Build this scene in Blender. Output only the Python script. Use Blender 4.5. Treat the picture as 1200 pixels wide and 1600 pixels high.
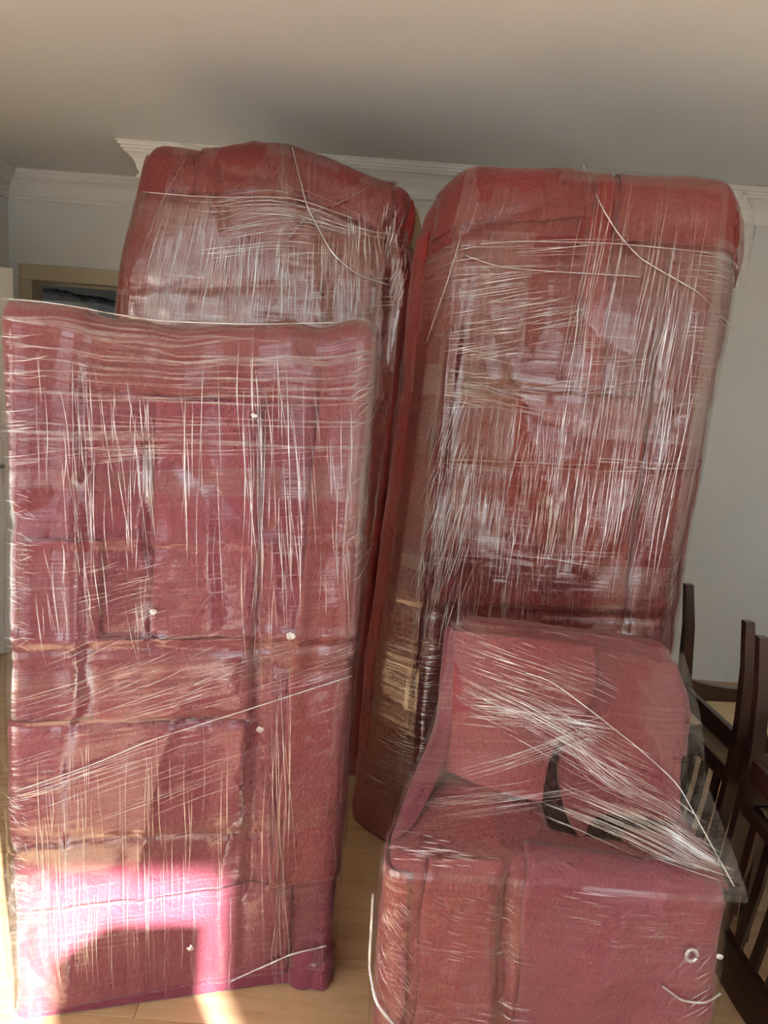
import bpy, bmesh, math, random
import numpy as np
from mathutils import Vector, Matrix

for o in list(bpy.data.objects):
    bpy.data.objects.remove(o)
scene = bpy.context.scene
COL = scene.collection
PI = math.pi

# ------------------------------------------------------------------ camera
CAM_H = 1.6
cam_d = bpy.data.cameras.new('camera')
cam_d.sensor_fit = 'VERTICAL'
cam_d.sensor_height = 32.0
cam_d.lens = 24.0                       # 1200 px focal length on the 1600 px side
cam_d.clip_start = 0.05
cam = bpy.data.objects.new('camera', cam_d)
COL.objects.link(cam)
_p, _r = math.radians(10.3), math.radians(4.3)
_fw = Vector((0, math.cos(_p), -math.sin(_p)))
_up = Vector((0, math.sin(_p), math.cos(_p)))
_rt = Vector((1, 0, 0))
_rt2 = _rt * math.cos(_r) + _up * math.sin(_r)
_up2 = -_rt * math.sin(_r) + _up * math.cos(_r)
cam.matrix_world = Matrix(((_rt2.x, _up2.x, -_fw.x, 0), (_rt2.y, _up2.y, -_fw.y, 0),
                           (_rt2.z, _up2.z, -_fw.z, CAM_H), (0, 0, 0, 1)))
scene.camera = cam

# ------------------------------------------------------------------ light
SUN_EL, SUN_AZ = math.radians(19.6), math.radians(-30.0)
world = bpy.data.worlds.new('sky_world')
scene.world = world
world.use_nodes = True
wn = world.node_tree.nodes
wl = world.node_tree.links
wn.clear()
w_out = wn.new('ShaderNodeOutputWorld')
w_bg = wn.new('ShaderNodeBackground')
w_tc = wn.new('ShaderNodeTexCoord')
w_sep = wn.new('ShaderNodeSeparateXYZ')
w_ramp = wn.new('ShaderNodeValToRGB')
w_ramp.color_ramp.elements[0].position = 0.0
w_ramp.color_ramp.elements[0].color = (0.44, 0.42, 0.39, 1)      # far ground and buildings
w_ramp.color_ramp.elements[1].position = 1.0
w_ramp.color_ramp.elements[1].color = (0.36, 0.55, 0.95, 1)
for _p_, _c_ in ((0.49, (0.48, 0.47, 0.45, 1)), (0.51, (0.80, 0.89, 1.0, 1)), (0.62, (0.68, 0.83, 1.0, 1))):
    _e_ = w_ramp.color_ramp.elements.new(_p_)
    _e_.color = _c_
w_map = wn.new('ShaderNodeMapRange')
w_map.inputs['From Min'].default_value = -1.0
w_bg.inputs['Strength'].default_value = 4.1
wl.new(w_tc.outputs['Generated'], w_sep.inputs[0])
wl.new(w_sep.outputs[2], w_map.inputs[0])
wl.new(w_map.outputs[0], w_ramp.inputs[0])
wl.new(w_ramp.outputs[0], w_bg.inputs[0])
wl.new(w_bg.outputs[0], w_out.inputs[0])

sun_d = bpy.data.lights.new('sun', 'SUN')
sun_d.energy = 38.0
sun_d.angle = math.radians(1.0)
sun_d.color = (1.0, 0.985, 0.96)
sun = bpy.data.objects.new('sun', sun_d)
COL.objects.link(sun)
sun_dir = Vector((math.sin(SUN_AZ) * math.cos(SUN_EL), math.cos(SUN_AZ) * math.cos(SUN_EL), -math.sin(SUN_EL)))
sun.rotation_euler = sun_dir.to_track_quat('-Z', 'Y').to_euler()
sun.location = (4, -6, 4)

vs = scene.view_settings
vs.view_transform = 'Standard'
vs.look = 'None'
vs.exposure = 0.43
vs.gamma = 1.0
vs.use_curve_mapping = False
scene.cycles.transparent_max_bounces = 20
scene.cycles.max_bounces = 6
scene.cycles.diffuse_bounces = 4
scene.cycles.glossy_bounces = 3
scene.cycles.caustics_reflective = False
scene.cycles.caustics_refractive = False
scene.cycles.sample_clamp_indirect = 6.0
scene.cycles.blur_glossy = 1.5
scene.cycles.adaptive_threshold = 0.1
scene.cycles.adaptive_min_samples = 26

# ------------------------------------------------------------------ materials
def mat(name):
    m = bpy.data.materials.new(name)
    m.use_nodes = True
    nt = m.node_tree
    nt.nodes.clear()
    return m, nt

def N(nt, kind, **kw):
    n = nt.nodes.new(kind)
    for k, v in kw.items():
        if k in n.inputs.keys():
            n.inputs[k].default_value = v
        else:
            setattr(n, k, v)
    return n

def ramp(nt, src, stops):
    r = nt.nodes.new('ShaderNodeValToRGB')
    e = r.color_ramp.elements
    e[0].position, e[0].color = stops[0]
    e[1].position, e[1].color = stops[-1]
    for p, c in stops[1:-1]:
        k = e.new(p)
        k.color = c
    nt.links.new(src, r.inputs[0])
    return r

def g(v):
    return (v, v, v, 1)

def math_n(nt, op, a, b):
    n = nt.nodes.new('ShaderNodeMath')
    n.operation = op
    for i, x in enumerate((a, b)):
        if isinstance(x, (int, float)):
            n.inputs[i].default_value = x
        else:
            nt.links.new(x, n.inputs[i])
    return n.outputs[0]

def plain(name, c1, c2, scale, rough=0.6, bump=0.1, bscale=60, stretch=(1, 1, 1), spec=0.5):
    m, nt = mat(name)
    out = N(nt, 'ShaderNodeOutputMaterial')
    p = N(nt, 'ShaderNodeBsdfPrincipled', Roughness=rough)
    p.inputs['Specular IOR Level'].default_value = spec
    tc = N(nt, 'ShaderNodeTexCoord')
    mp = N(nt, 'ShaderNodeMapping')
    mp.inputs['Scale'].default_value = stretch
    nt.links.new(tc.outputs['Object'], mp.inputs[0])
    n1 = N(nt, 'ShaderNodeTexNoise', Scale=scale, Detail=5.0)
    nt.links.new(mp.outputs[0], n1.inputs['Vector'])
    r = ramp(nt, n1.outputs[0], [(0.3, c1), (0.7, c2)])
    nt.links.new(r.outputs[0], p.inputs['Base Color'])
    n2 = N(nt, 'ShaderNodeTexNoise', Scale=bscale, Detail=3.0)
    nt.links.new(mp.outputs[0], n2.inputs['Vector'])
    b = N(nt, 'ShaderNodeBump', Strength=bump, Distance=0.002)
    nt.links.new(n2.outputs[0], b.inputs['Height'])
    nt.links.new(b.outputs[0], p.inputs['Normal'])
    nt.links.new(p.outputs[0], out.inputs[0])
    return m

def wood(name, dark, mid, light, stretch, rough=0.35, coat=0.0, rnd=0.0):
    m, nt = mat(name)
    out = N(nt, 'ShaderNodeOutputMaterial')
    p = N(nt, 'ShaderNodeBsdfPrincipled', Roughness=rough)
    p.inputs['Coat Weight'].default_value = coat
    p.inputs['Coat Roughness'].default_value = 0.18
    tc = N(nt, 'ShaderNodeTexCoord')
    mp = N(nt, 'ShaderNodeMapping')
    mp.inputs['Scale'].default_value = stretch
    oi = N(nt, 'ShaderNodeObjectInfo')
    nt.links.new(tc.outputs['Object'], mp.inputs[0])
    cmb = N(nt, 'ShaderNodeCombineXYZ')
    nt.links.new(math_n(nt, 'MULTIPLY', oi.outputs['Random'], 40.0), cmb.inputs[0])
    nt.links.new(math_n(nt, 'MULTIPLY', oi.outputs['Random'], 17.0), cmb.inputs[1])
    nt.links.new(cmb.outputs[0], mp.inputs['Location'])
    n1 = N(nt, 'ShaderNodeTexNoise', Scale=3.0, Detail=8.0, Roughness=0.62, Distortion=0.6)
    nt.links.new(mp.outputs[0], n1.inputs['Vector'])
    n2 = N(nt, 'ShaderNodeTexNoise', Scale=26.0, Detail=3.0)
    nt.links.new(mp.outputs[0], n2.inputs['Vector'])
    s = math_n(nt, 'ADD', math_n(nt, 'MULTIPLY', n1.outputs[0], 0.75), math_n(nt, 'MULTIPLY', n2.outputs[0], 0.25))
    s = math_n(nt, 'ADD', s, math_n(nt, 'MULTIPLY', math_n(nt, 'SUBTRACT', oi.outputs['Random'], 0.5), rnd))
    r = ramp(nt, s, [(0.3, dark), (0.5, mid), (0.72, light)])
    nt.links.new(r.outputs[0], p.inputs['Base Color'])
    b = N(nt, 'ShaderNodeBump', Strength=0.12, Distance=0.001)
    nt.links.new(n2.outputs[0], b.inputs['Height'])
    nt.links.new(b.outputs[0], p.inputs['Normal'])
    nt.links.new(p.outputs[0], out.inputs[0])
    return m

def foam(name, base, var, rough=0.62):
    """expanded red packing foam: embossed cells, faint ribbing, soft colour drift"""
    m, nt = mat(name)
    out = N(nt, 'ShaderNodeOutputMaterial')
    p = N(nt, 'ShaderNodeBsdfPrincipled', Roughness=rough)
    p.inputs['Specular IOR Level'].default_value = 0.35
    p.inputs['Sheen Weight'].default_value = 0.15
    tc = N(nt, 'ShaderNodeTexCoord')
    oi = N(nt, 'ShaderNodeObjectInfo')
    n1 = N(nt, 'ShaderNodeTexNoise', Scale=2.6, Detail=5.0)
    nt.links.new(tc.outputs['Object'], n1.inputs['Vector'])
    s = math_n(nt, 'ADD', n1.outputs[0], math_n(nt, 'MULTIPLY', math_n(nt, 'SUBTRACT', oi.outputs['Random'], 0.5), 0.35))
    r = ramp(nt, s, [(0.25, var), (0.75, base)])
    nt.links.new(r.outputs[0], p.inputs['Base Color'])
    mp = N(nt, 'ShaderNodeMapping')
    mp.inputs['Scale'].default_value = (170, 170, 120)
    nt.links.new(tc.outputs['Object'], mp.inputs[0])
    v = N(nt, 'ShaderNodeTexNoise', Scale=1.0, Detail=0.0)
    nt.links.new(mp.outputs[0], v.inputs['Vector'])
    n3 = N(nt, 'ShaderNodeTexNoise', Scale=24.0, Detail=4.0, Distortion=1.2)
    nt.links.new(tc.outputs['Object'], n3.inputs['Vector'])
    h = math_n(nt, 'ADD', math_n(nt, 'MULTIPLY', v.outputs[0], 0.35), n3.outputs[0])
    b = N(nt, 'ShaderNodeBump', Strength=0.9, Distance=0.007)
    nt.links.new(h, b.inputs['Height'])
    nt.links.new(b.outputs[0], p.inputs['Normal'])
    nt.links.new(p.outputs[0], out.inputs[0])
    return m

def film(name, along=2.2, across=150.0, gloss=0.026, veil=0.004, streak=0.14, rough=0.09, bump=0.5, tint=(0.97, 0.96, 0.95, 1)):
    """clear stretch film; UV runs (along the pull, across it) in metres"""
    m, nt = mat(name)
    out = N(nt, 'ShaderNodeOutputMaterial')
    uv = N(nt, 'ShaderNodeUVMap')
    oi = N(nt, 'ShaderNodeObjectInfo')
    mp = N(nt, 'ShaderNodeMapping')
    mp.inputs['Scale'].default_value = (along, across, 1)
    nt.links.new(uv.outputs[0], mp.inputs[0])
    cmb = N(nt, 'ShaderNodeCombineXYZ')
    nt.links.new(math_n(nt, 'MULTIPLY', oi.outputs['Random'], 31.0), cmb.inputs[2])
    nt.links.new(cmb.outputs[0], mp.inputs['Location'])
    lines = N(nt, 'ShaderNodeTexNoise', Scale=1.0, Detail=1.5, Roughness=0.6)
    nt.links.new(mp.outputs[0], lines.inputs['Vector'])
    mp3 = N(nt, 'ShaderNodeMapping')
    mp3.inputs['Scale'].default_value = (3.0, 4.5, 1)
    nt.links.new(uv.outputs[0], mp3.inputs[0])
    nt.links.new(cmb.outputs[0], mp3.inputs['Location'])
    patch = N(nt, 'ShaderNodeTexNoise', Scale=1.0, Detail=2.0, Distortion=0.8)
    nt.links.new(mp3.outputs[0], patch.inputs['Vector'])
    pm = ramp(nt, patch.outputs[0], [(0.40, g(0.05)), (0.66, g(1))]).outputs[0]
    lm = ramp(nt, lines.outputs[0], [(0.54, g(0)), (0.74, g(1))]).outputs[0]
    st = math_n(nt, 'MULTIPLY', lm, pm)
    b = N(nt, 'ShaderNodeBump', Strength=bump, Distance=0.002)
    nt.links.new(lines.outputs[0], b.inputs['Height'])
    tr = N(nt, 'ShaderNodeBsdfTransparent', Color=tint)
    gl = N(nt, 'ShaderNodeBsdfGlossy', Roughness=rough)
    nt.links.new(b.outputs[0], gl.inputs['Normal'])
    df = N(nt, 'ShaderNodeBsdfDiffuse', Color=(0.86, 0.85, 0.84, 1))
    tl = N(nt, 'ShaderNodeBsdfTranslucent', Color=(0.86, 0.85, 0.84, 1))
    mxd = N(nt, 'ShaderNodeMixShader', Fac=0.35)
    nt.links.new(df.outputs[0], mxd.inputs[1])
    nt.links.new(tl.outputs[0], mxd.inputs[2])
    fr = N(nt, 'ShaderNodeFresnel', IOR=1.42)
    gf = math_n(nt, 'ADD', math_n(nt, 'MINIMUM', fr.outputs[0], 0.11), math_n(nt, 'MULTIPLY', pm, gloss))
    gf = math_n(nt, 'MINIMUM', math_n(nt, 'ADD', gf, math_n(nt, 'MULTIPLY', st, streak * 0.5)), 0.9)
    m1 = N(nt, 'ShaderNodeMixShader')
    nt.links.new(gf, m1.inputs[0])
    nt.links.new(tr.outputs[0], m1.inputs[1])
    nt.links.new(gl.outputs[0], m1.inputs[2])
    vf = math_n(nt, 'ADD', math_n(nt, 'MULTIPLY', pm, veil), math_n(nt, 'ADD', math_n(nt, 'MULTIPLY', st, streak * 0.45), veil * 0.6))
    m2 = N(nt, 'ShaderNodeMixShader')
    nt.links.new(vf, m2.inputs[0])
    nt.links.new(m1.outputs[0], m2.inputs[1])
    nt.links.new(mxd.outputs[0], m2.inputs[2])
    nt.links.new(m2.outputs[0], out.inputs[0])
    return m

def wrinkle_mat(name, alpha=0.55, rough=0.16):
    """a pulled film pleat: several layers of film, whiter than the flat film"""
    m, nt = mat(name)
    out = N(nt, 'ShaderNodeOutputMaterial')
    tr = N(nt, 'ShaderNodeBsdfTransparent', Color=(0.97, 0.97, 0.97, 1))
    gl = N(nt, 'ShaderNodeBsdfGlossy', Roughness=rough)
    df = N(nt, 'ShaderNodeBsdfDiffuse', Color=(0.80, 0.83, 0.88, 1))
    tc = N(nt, 'ShaderNodeTexCoord')
    nz = N(nt, 'ShaderNodeTexNoise', Scale=30.0, Detail=2.0)
    nt.links.new(tc.outputs['Object'], nz.inputs['Vector'])
    a = N(nt, 'ShaderNodeMixShader', Fac=0.72)
    nt.links.new(df.outputs[0], a.inputs[1])
    nt.links.new(gl.outputs[0], a.inputs[2])
    f = ramp(nt, nz.outputs[0], [(0.3, g(alpha * 0.35)), (0.7, g(alpha))])
    b = N(nt, 'ShaderNodeMixShader')
    nt.links.new(f.outputs[0], b.inputs[0])
    nt.links.new(tr.outputs[0], b.inputs[1])
    nt.links.new(a.outputs[0], b.inputs[2])
    nt.links.new(b.outputs[0], out.inputs[0])
    return m

M = {}
M['wall'] = plain('wall_paint', (0.80, 0.81, 0.785, 1), (0.84, 0.85, 0.825, 1), 2, 0.85, 0.06, 120)
M['ceiling'] = plain('ceiling_paint', (0.86, 0.87, 0.855, 1), (0.89, 0.90, 0.885, 1), 2, 0.9, 0.05, 120)
M['crown'] = plain('plaster_crown', (0.84, 0.83, 0.79, 1), (0.88, 0.87, 0.83, 1), 4, 0.6, 0.02, 60)
M['casing'] = plain('door_casing_paint', (0.60, 0.52, 0.37, 1), (0.64, 0.56, 0.40, 1), 4, 0.45, 0.03, 50)
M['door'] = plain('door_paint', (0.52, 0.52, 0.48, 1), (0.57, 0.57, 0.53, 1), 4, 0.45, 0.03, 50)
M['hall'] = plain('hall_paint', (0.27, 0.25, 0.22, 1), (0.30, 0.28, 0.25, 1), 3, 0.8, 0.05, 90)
M['plank'] = wood('honey_laminate', (0.46, 0.29, 0.150, 1), (0.61, 0.415, 0.235, 1), (0.70, 0.51, 0.315, 1), (1.2, 12, 12), 0.3, 0.25, 0.12)
M['seam'] = plain('floor_seam', (0.10, 0.05, 0.02, 1), (0.14, 0.07, 0.03, 1), 5, 0.7)
M['chairwood'] = wood('dark_chair_wood', (0.010, 0.004, 0.003, 1), (0.030, 0.011, 0.008, 1), (0.07, 0.028, 0.018, 1), (6, 6, 1.5), 0.28, 0.4, 0.1)
M['cushion'] = plain('cream_upholstery', (0.62, 0.50, 0.30, 1), (0.70, 0.58, 0.38, 1), 9, 0.85, 0.3, 300)
M['foam_red'] = foam('red_packing_foam', (0.22, 0.034, 0.032, 1), (0.15, 0.022, 0.023, 1))
M['foam_deep'] = foam('deep_red_packing_foam', (0.25, 0.013, 0.012, 1), (0.17, 0.010, 0.011, 1))
M['foam_pink'] = foam('raspberry_packing_foam', (0.225, 0.040, 0.070, 1), (0.155, 0.026, 0.047, 1))
M['foam_rose'] = foam('rose_packing_foam', (0.245, 0.046, 0.060, 1), (0.18, 0.031, 0.043, 1))
M['film'] = film('stretch_film')
M['film_hazy'] = film('hazy_stretch_film', 2.0, 120, 0.04, 0.010, 0.22, 0.13, 0.5)
M['film_clear'] = film('clear_stretch_film', 1.6, 170, 0.014, 0.006, 0.22, 0.07, 0.4)
M['pleat'] = wrinkle_mat('film_pleat', 0.85, 0.12)
M['pleat_soft'] = wrinkle_mat('film_soft_pleat', 0.2, 0.25)
M['strand'] = wrinkle_mat('film_strand', 0.7, 0.2)
M['film_milky'] = film('milky_loose_film', 3.0, 60, 0.10, 0.16, 0.4, 0.15, 0.5)
M['black_plastic'] = plain('black_plastic', (0.012, 0.012, 0.012, 1), (0.03, 0.03, 0.03, 1), 12, 0.3, 0.4, 30)
M['greysheet'] = plain('grey_cabinet_paint', (0.42, 0.44, 0.44, 1), (0.46, 0.48, 0.48, 1), 3, 0.5)
M['card'] = plain('brown_cardboard', (0.30, 0.20, 0.11, 1), (0.36, 0.25, 0.15, 1), 8, 0.85, 0.3, 40, (1, 14, 1))
M['chrome'] = plain('brushed_metal', (0.5, 0.5, 0.5, 1), (0.6, 0.6, 0.6, 1), 9, 0.25)
M['chrome'].node_tree.nodes['Principled BSDF'].inputs['Metallic'].default_value = 1.0
M['upvc'] = plain('white_window_frame', (0.78, 0.78, 0.78, 1), (0.82, 0.82, 0.82, 1), 4, 0.35, 0.02)
gm, gnt = mat('window_glass')
_o = N(gnt, 'ShaderNodeOutputMaterial'); _t = N(gnt, 'ShaderNodeBsdfTransparent'); _g = N(gnt, 'ShaderNodeBsdfGlossy', Roughness=0.02); _m = N(gnt, 'ShaderNodeMixShader', Fac=0.05)
gnt.links.new(_t.outputs[0], _m.inputs[1]); gnt.links.new(_g.outputs[0], _m.inputs[2]); gnt.links.new(_m.outputs[0], _o.inputs[0])
M['glass'] = gm
M['concrete'] = plain('bounce_tile', (0.62, 0.60, 0.57, 1), (0.70, 0.68, 0.65, 1), 3, 0.8, 0.2, 40)  # pale so the added slab outside throws more light into the room

# ------------------------------------------------------------------ helpers
def link(name, me, m=None, parent=None):
    o = bpy.data.objects.new(name, me)
    COL.objects.link(o)
    if m is not None:
        me.materials.append(m)
    if parent is not None:
        o.parent = parent
    return o

def empty(name, loc=(0, 0, 0), rz=0.0):
    o = bpy.data.objects.new(name, None)
    COL.objects.link(o)
    o.location = loc
    o.rotation_euler = (0, 0, rz)
    o.empty_display_size = 0.1
    return o

def tag(o, label=None, cat=None, group=None, kind=None):
    if label: o['label'] = label
    if cat: o['category'] = cat
    if group: o['group'] = group
    if kind: o['kind'] = kind
    return o

def mesh_np(name, V, F, smooth=True, UV=None):
    me = bpy.data.meshes.new(name)
    if isinstance(F, np.ndarray):
        V = np.asarray(V, dtype=np.float32)
        F = np.asarray(F, dtype=np.int32)
        me.vertices.add(len(V)); me.vertices.foreach_set('co', V.ravel())
        me.loops.add(F.size); me.loops.foreach_set('vertex_index', F.ravel())
        me.polygons.add(len(F))
        me.polygons.foreach_set('loop_start', np.arange(0, F.size, F.shape[1], dtype=np.int32))
        me.update(calc_edges=True)
    else:
        me.from_pydata([tuple(v) for v in V], [], [tuple(int(i) for i in f) for f in F])
    if smooth:
        me.polygons.foreach_set('use_smooth', [True] * len(me.polygons))
    if UV is not None:
        l = me.uv_layers.new(name='UVMap')
        li = np.empty(len(me.loops), dtype=np.int32)
        me.loops.foreach_get('vertex_index', li)
        l.data.foreach_set('uv', np.asarray(UV, dtype=np.float32)[li].ravel())
    me.update()
    return me

def box_bm(bm, x0, x1, y0, y1, z0, z1, bev=0.0, mtx=None):
    vs_ = [bm.verts.new((x, y, z)) for z in (z0, z1) for y in (y0, y1) for x in (x0, x1)]
    fs = [(0, 2, 3, 1), (4, 5, 7, 6), (0, 1, 5, 4), (2, 6, 7, 3), (0, 4, 6, 2), (1, 3, 7, 5)]
    ff = [bm.faces.new([vs_[i] for i in f]) for f in fs]
    if bev > 0:
        es = list({e for f in ff for e in f.edges})
        r = bmesh.ops.bevel(bm, geom=es, offset=bev, segments=2, profile=0.5, affect='EDGES')
        allv = list({v for f in r['faces'] for v in f.verts} | {v for v in vs_ if v.is_valid})
    else:
        allv = vs_
    if mtx is not None:
        for v in allv:
            v.co = mtx @ v.co
    return allv

def box(name, x0, x1, y0, y1, z0, z1, m, parent=None, bev=0.0, kind=None):
    bm = bmesh.new()
    box_bm(bm, x0, x1, y0, y1, z0, z1, bev)
    me = bpy.data.meshes.new(name)
    bm.to_mesh(me)
    bm.free()
    o = link(name, me, m, parent)
    if kind: o['kind'] = kind
    return o

def grid_mesh(name, P, UV=None, thick=None, m=None, parent=None):
    """P: (a,b,3) grid; thick: (a,b,3) offsets for a back layer closing it into a slab"""
    a, b = P.shape[:2]
    idx = np.arange(a * b).reshape(a, b)
    F = np.stack([idx[:-1, :-1], idx[:-1, 1:], idx[1:, 1:], idx[1:, :-1]], -1).reshape(-1, 4)
    V = P.reshape(-1, 3)
    uv = None if UV is None else UV.reshape(-1, 2)
    if thick is not None:
        n0 = a * b
        V = np.concatenate([V, (P + thick).reshape(-1, 3)])
        Fb = F[:, ::-1] + n0
        ring = np.concatenate([idx[0, :], idx[1:, -1], idx[-1, -2::-1], idx[-2:0:-1, 0]])
        r2 = np.roll(ring, -1)
        Fr = np.stack([ring, ring + n0, r2 + n0, r2], -1)
        F = np.concatenate([F, Fb, Fr])
        if uv is not None:
            uv = np.concatenate([uv, uv])
    return link(name, mesh_np(name, V, F, True, uv), m, parent)

# ---- vectorised noise
_rs = np.random.RandomState(11)
_T = _rs.uniform(-1, 1, (32, 32, 32))
def noise(P, seed=0.0):
    P = np.asarray(P, float) + seed * 7.31
    i = np.floor(P).astype(int)
    f = P - i
    f = f * f * f * (f * (f * 6 - 15) + 10)
    i0 = i % 32
    i1 = (i + 1) % 32
    x, y, z = f[..., 0], f[..., 1], f[..., 2]
    def t(a, b, c): return _T[a[..., 0], b[..., 1], c[..., 2]]
    c00 = t(i0, i0, i0) * (1 - x) + t(i1, i0, i0) * x
    c10 = t(i0, i1, i0) * (1 - x) + t(i1, i1, i0) * x
    c01 = t(i0, i0, i1) * (1 - x) + t(i1, i0, i1) * x
    c11 = t(i0, i1, i1) * (1 - x) + t(i1, i1, i1) * x
    return (c00 * (1 - y) + c10 * y) * (1 - z) + (c01 * (1 - y) + c11 * y) * z

def fbm(P, seed=0.0, oct=3):
    s, a = 0.0, 1.0
    P = np.asarray(P, float)
    for k in range(oct):
        s = s + a * noise(P * (2.03 ** k), seed + k)
        a *= 0.5
    return s

def ridge(P, seed=0.0, sharp=2.0):
    return np.clip(1 - np.abs(noise(P, seed)) * 2.2, 0, 1) ** sharp

def sstep(x, a, b):
    t = np.clip((x - a) / (b - a), 0, 1)
    return t * t * (3 - 2 * t)

# ------------------------------------------------------------------ wrapped boxes
class Wrap:
    """a box bundled in soft foam; local frame: front face in the plane y=0 looking to -y, base z=0"""
    def __init__(s, W, H, D, r, seed, lump=0.010, fold=0.006, crum=0.0025, creases=(), steps=(), warp=None, fscale=(3.2, 0.8)):
        s.W, s.H, s.D, s.r, s.seed = W, H, D, r, seed
        s.lump, s.fold, s.crum, s.creases, s.steps, s.warp, s.fscale = lump, fold, crum, creases, steps, warp, fscale

    def unwrap(s, u, v):
        """(u,v) metres across the front; beyond the edges it runs round the sides / over the top"""
        u, v = np.broadcast_arrays(np.asarray(u, float), np.asarray(v, float))
        h = s.W / 2
        x = np.clip(u, -h, h)
        y = np.clip(np.abs(u) - h, 0, s.D)
        z = np.clip(v, 0, s.H)
        y = np.maximum(y, np.clip(v - s.H, 0, s.D))
        over = np.clip(np.abs(u) - h - s.D, 0, None)
        x = np.where(over > 0, np.sign(u) * (h - over), x)
        return np.stack([x, y, z], -1)

    def pos(s, P, off=0.0, detail=1.0):
        P = np.asarray(P, float)
        lo = np.array([-s.W / 2 + s.r, s.r, 0.012])
        hi = np.array([s.W / 2 - s.r, s.D - s.r, s.H - s.r])
        q = np.clip(P, lo, hi)
        v = P - q
        n = v / np.maximum(np.linalg.norm(v, axis=-1, keepdims=True), 1e-9)
        rr = np.where(P[..., 2:3] <= 0.012, np.minimum(s.r, np.linalg.norm(v, axis=-1, keepdims=True)), s.r)
        p = q + n * rr
        p[..., 2] = np.where(P[..., 2] <= 0.012, P[..., 2], p[..., 2])
        x, z = p[..., 0], p[..., 2]
        sd = s.seed
        low = fbm(p * 2.1, sd, 2) * s.lump
        e1 = np.stack([x * s.fscale[0] + 0.25 * fbm(p * 1.7, sd + 3, 2), p[..., 1] * 2, z * s.fscale[1]], -1)
        e2 = np.stack([x * 1.1, p[..., 1] * 1.5, z * 3.4 + 0.3 * fbm(p * 2.3, sd + 5, 2)], -1)
        big = ridge(e1, sd + 1, 2.5) * s.fold * 1.3 - ridge(e2, sd + 2, 3.0) * s.fold
        fine = ridge(p * np.array([16, 9, 7]), sd + 9, 2) * s.crum + ridge(p * np.array([30, 20, 34]), sd + 13, 2) * s.crum * 0.6 - s.crum
        fr = sstep(-n[..., 1], 0.3, 0.8)
        crs = 0.0
        for (u0, v0, u1, v1, dep, wid) in s.creases:
            dx, dz = u1 - u0, v1 - v0
            L2 = dx * dx + dz * dz
            wob = 0.012 * noise(np.stack([x * 9, z * 9, 0 * x], -1), sd + 21)
            t = np.clip(((x - u0) * dx + (z - v0) * dz) / L2, 0, 1)
            d = np.hypot(x - u0 - t * dx, z - v0 - t * dz) + wob
            crs = crs + dep * np.exp(-(d / wid) ** 2)
        base = np.clip(z / 0.05, 0.0, 1)
        d = (low + (big + crs * fr) * (1 if detail >= 1 else 0.55 + 0.45 * detail) + fine * detail) * base + off
        p = p + n * d[..., None]
        if s.warp is not None:
            p = s.warp(p)
        p[..., 2] = np.maximum(p[..., 2], 0.002)
        return p

    def body(s, name, m, parent, step=0.011):
        W, H, D = s.W, s.H, s.D
        nx, ny, nz = [max(4, int(round(a / step))) for a in (W, D, H)]
        xs, ys, zs = np.linspace(-W / 2, W / 2, nx + 1), np.linspace(0, D, ny + 1), np.linspace(0, H, nz + 1)
        quads = []
        def face(axis, k, na, nb, flip):
            a, b = np.meshgrid(np.arange(na), np.arange(nb), indexing='ij')
            def ind(i, j):
                kk = np.full_like(i, k)
                if axis == 0: t = (kk, i, j)
                elif axis == 1: t = (i, kk, j)
                else: t = (i, j, kk)
                return (t[0] * (ny + 1) + t[1]) * (nz + 1) + t[2]
            q = [ind(a, b), ind(a + 1, b), ind(a + 1, b + 1), ind(a, b + 1)]
            if flip: q = q[::-1]
            quads.append(np.stack(q, -1).reshape(-1, 4))
        face(1, 0, nx, nz, False); face(1, ny, nx, nz, True)
        face(0, 0, ny, nz, True); face(0, nx, ny, nz, False)
        face(2, 0, nx, ny, True); face(2, nz, nx, ny, False)
        F = np.concatenate(quads)
        ids, inv = np.unique(F.ravel(), return_inverse=True)
        k = ids % (nz + 1)
        j = (ids // (nz + 1)) % (ny + 1)
        i = ids // ((nz + 1) * (ny + 1))
        P = np.stack([xs[i], ys[j], zs[k]], -1)
        return link(name, mesh_np(name, s.pos(P), inv.reshape(-1, 4)), m, parent)

    def sheet(s, name, m, parent, u0, u1, v0, v1, off=0.002, th=0.005, shear=0.0, step=0.012, rag=0.004, slant=0.0, puff=0.0):
        """an overlapping foam sheet lying on the bundle; shear: du per v, slant: dv per u"""
        a, b = max(3, int((u1 - u0) / step)), max(3, int((v1 - v0) / step))
        U, Vv = np.meshgrid(np.linspace(0, 1, a + 1), np.linspace(0, 1, b + 1), indexing='ij')
        u, v = u0 + U * (u1 - u0), v0 + Vv * (v1 - v0)
        uu = u + shear * (v - (v0 + v1) / 2) + rag * noise(np.stack([v * 6, 0 * v, U * 2], -1), s.seed + 40)
        vv = v + slant * (u - (u0 + u1) / 2) + rag * noise(np.stack([u * 6, 0 * u, Vv * 2], -1), s.seed + 50)
        pf = puff * np.sin(PI * U) * np.sin(PI * Vv)
        B = s.unwrap(uu, vv)
        inner = s.pos(B, off)
        lift = 0.3 * th * fbm(np.stack([u * 7, v * 5, 0 * u], -1), s.seed + 60, 2)
        outer = s.pos(B, off + th + lift + pf)
        o = grid_mesh(name, outer, None, inner - outer, m, parent)
        if m is M['foam_deep']:
            o['label'] = 'darker red foam sheet'
        return o

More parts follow.
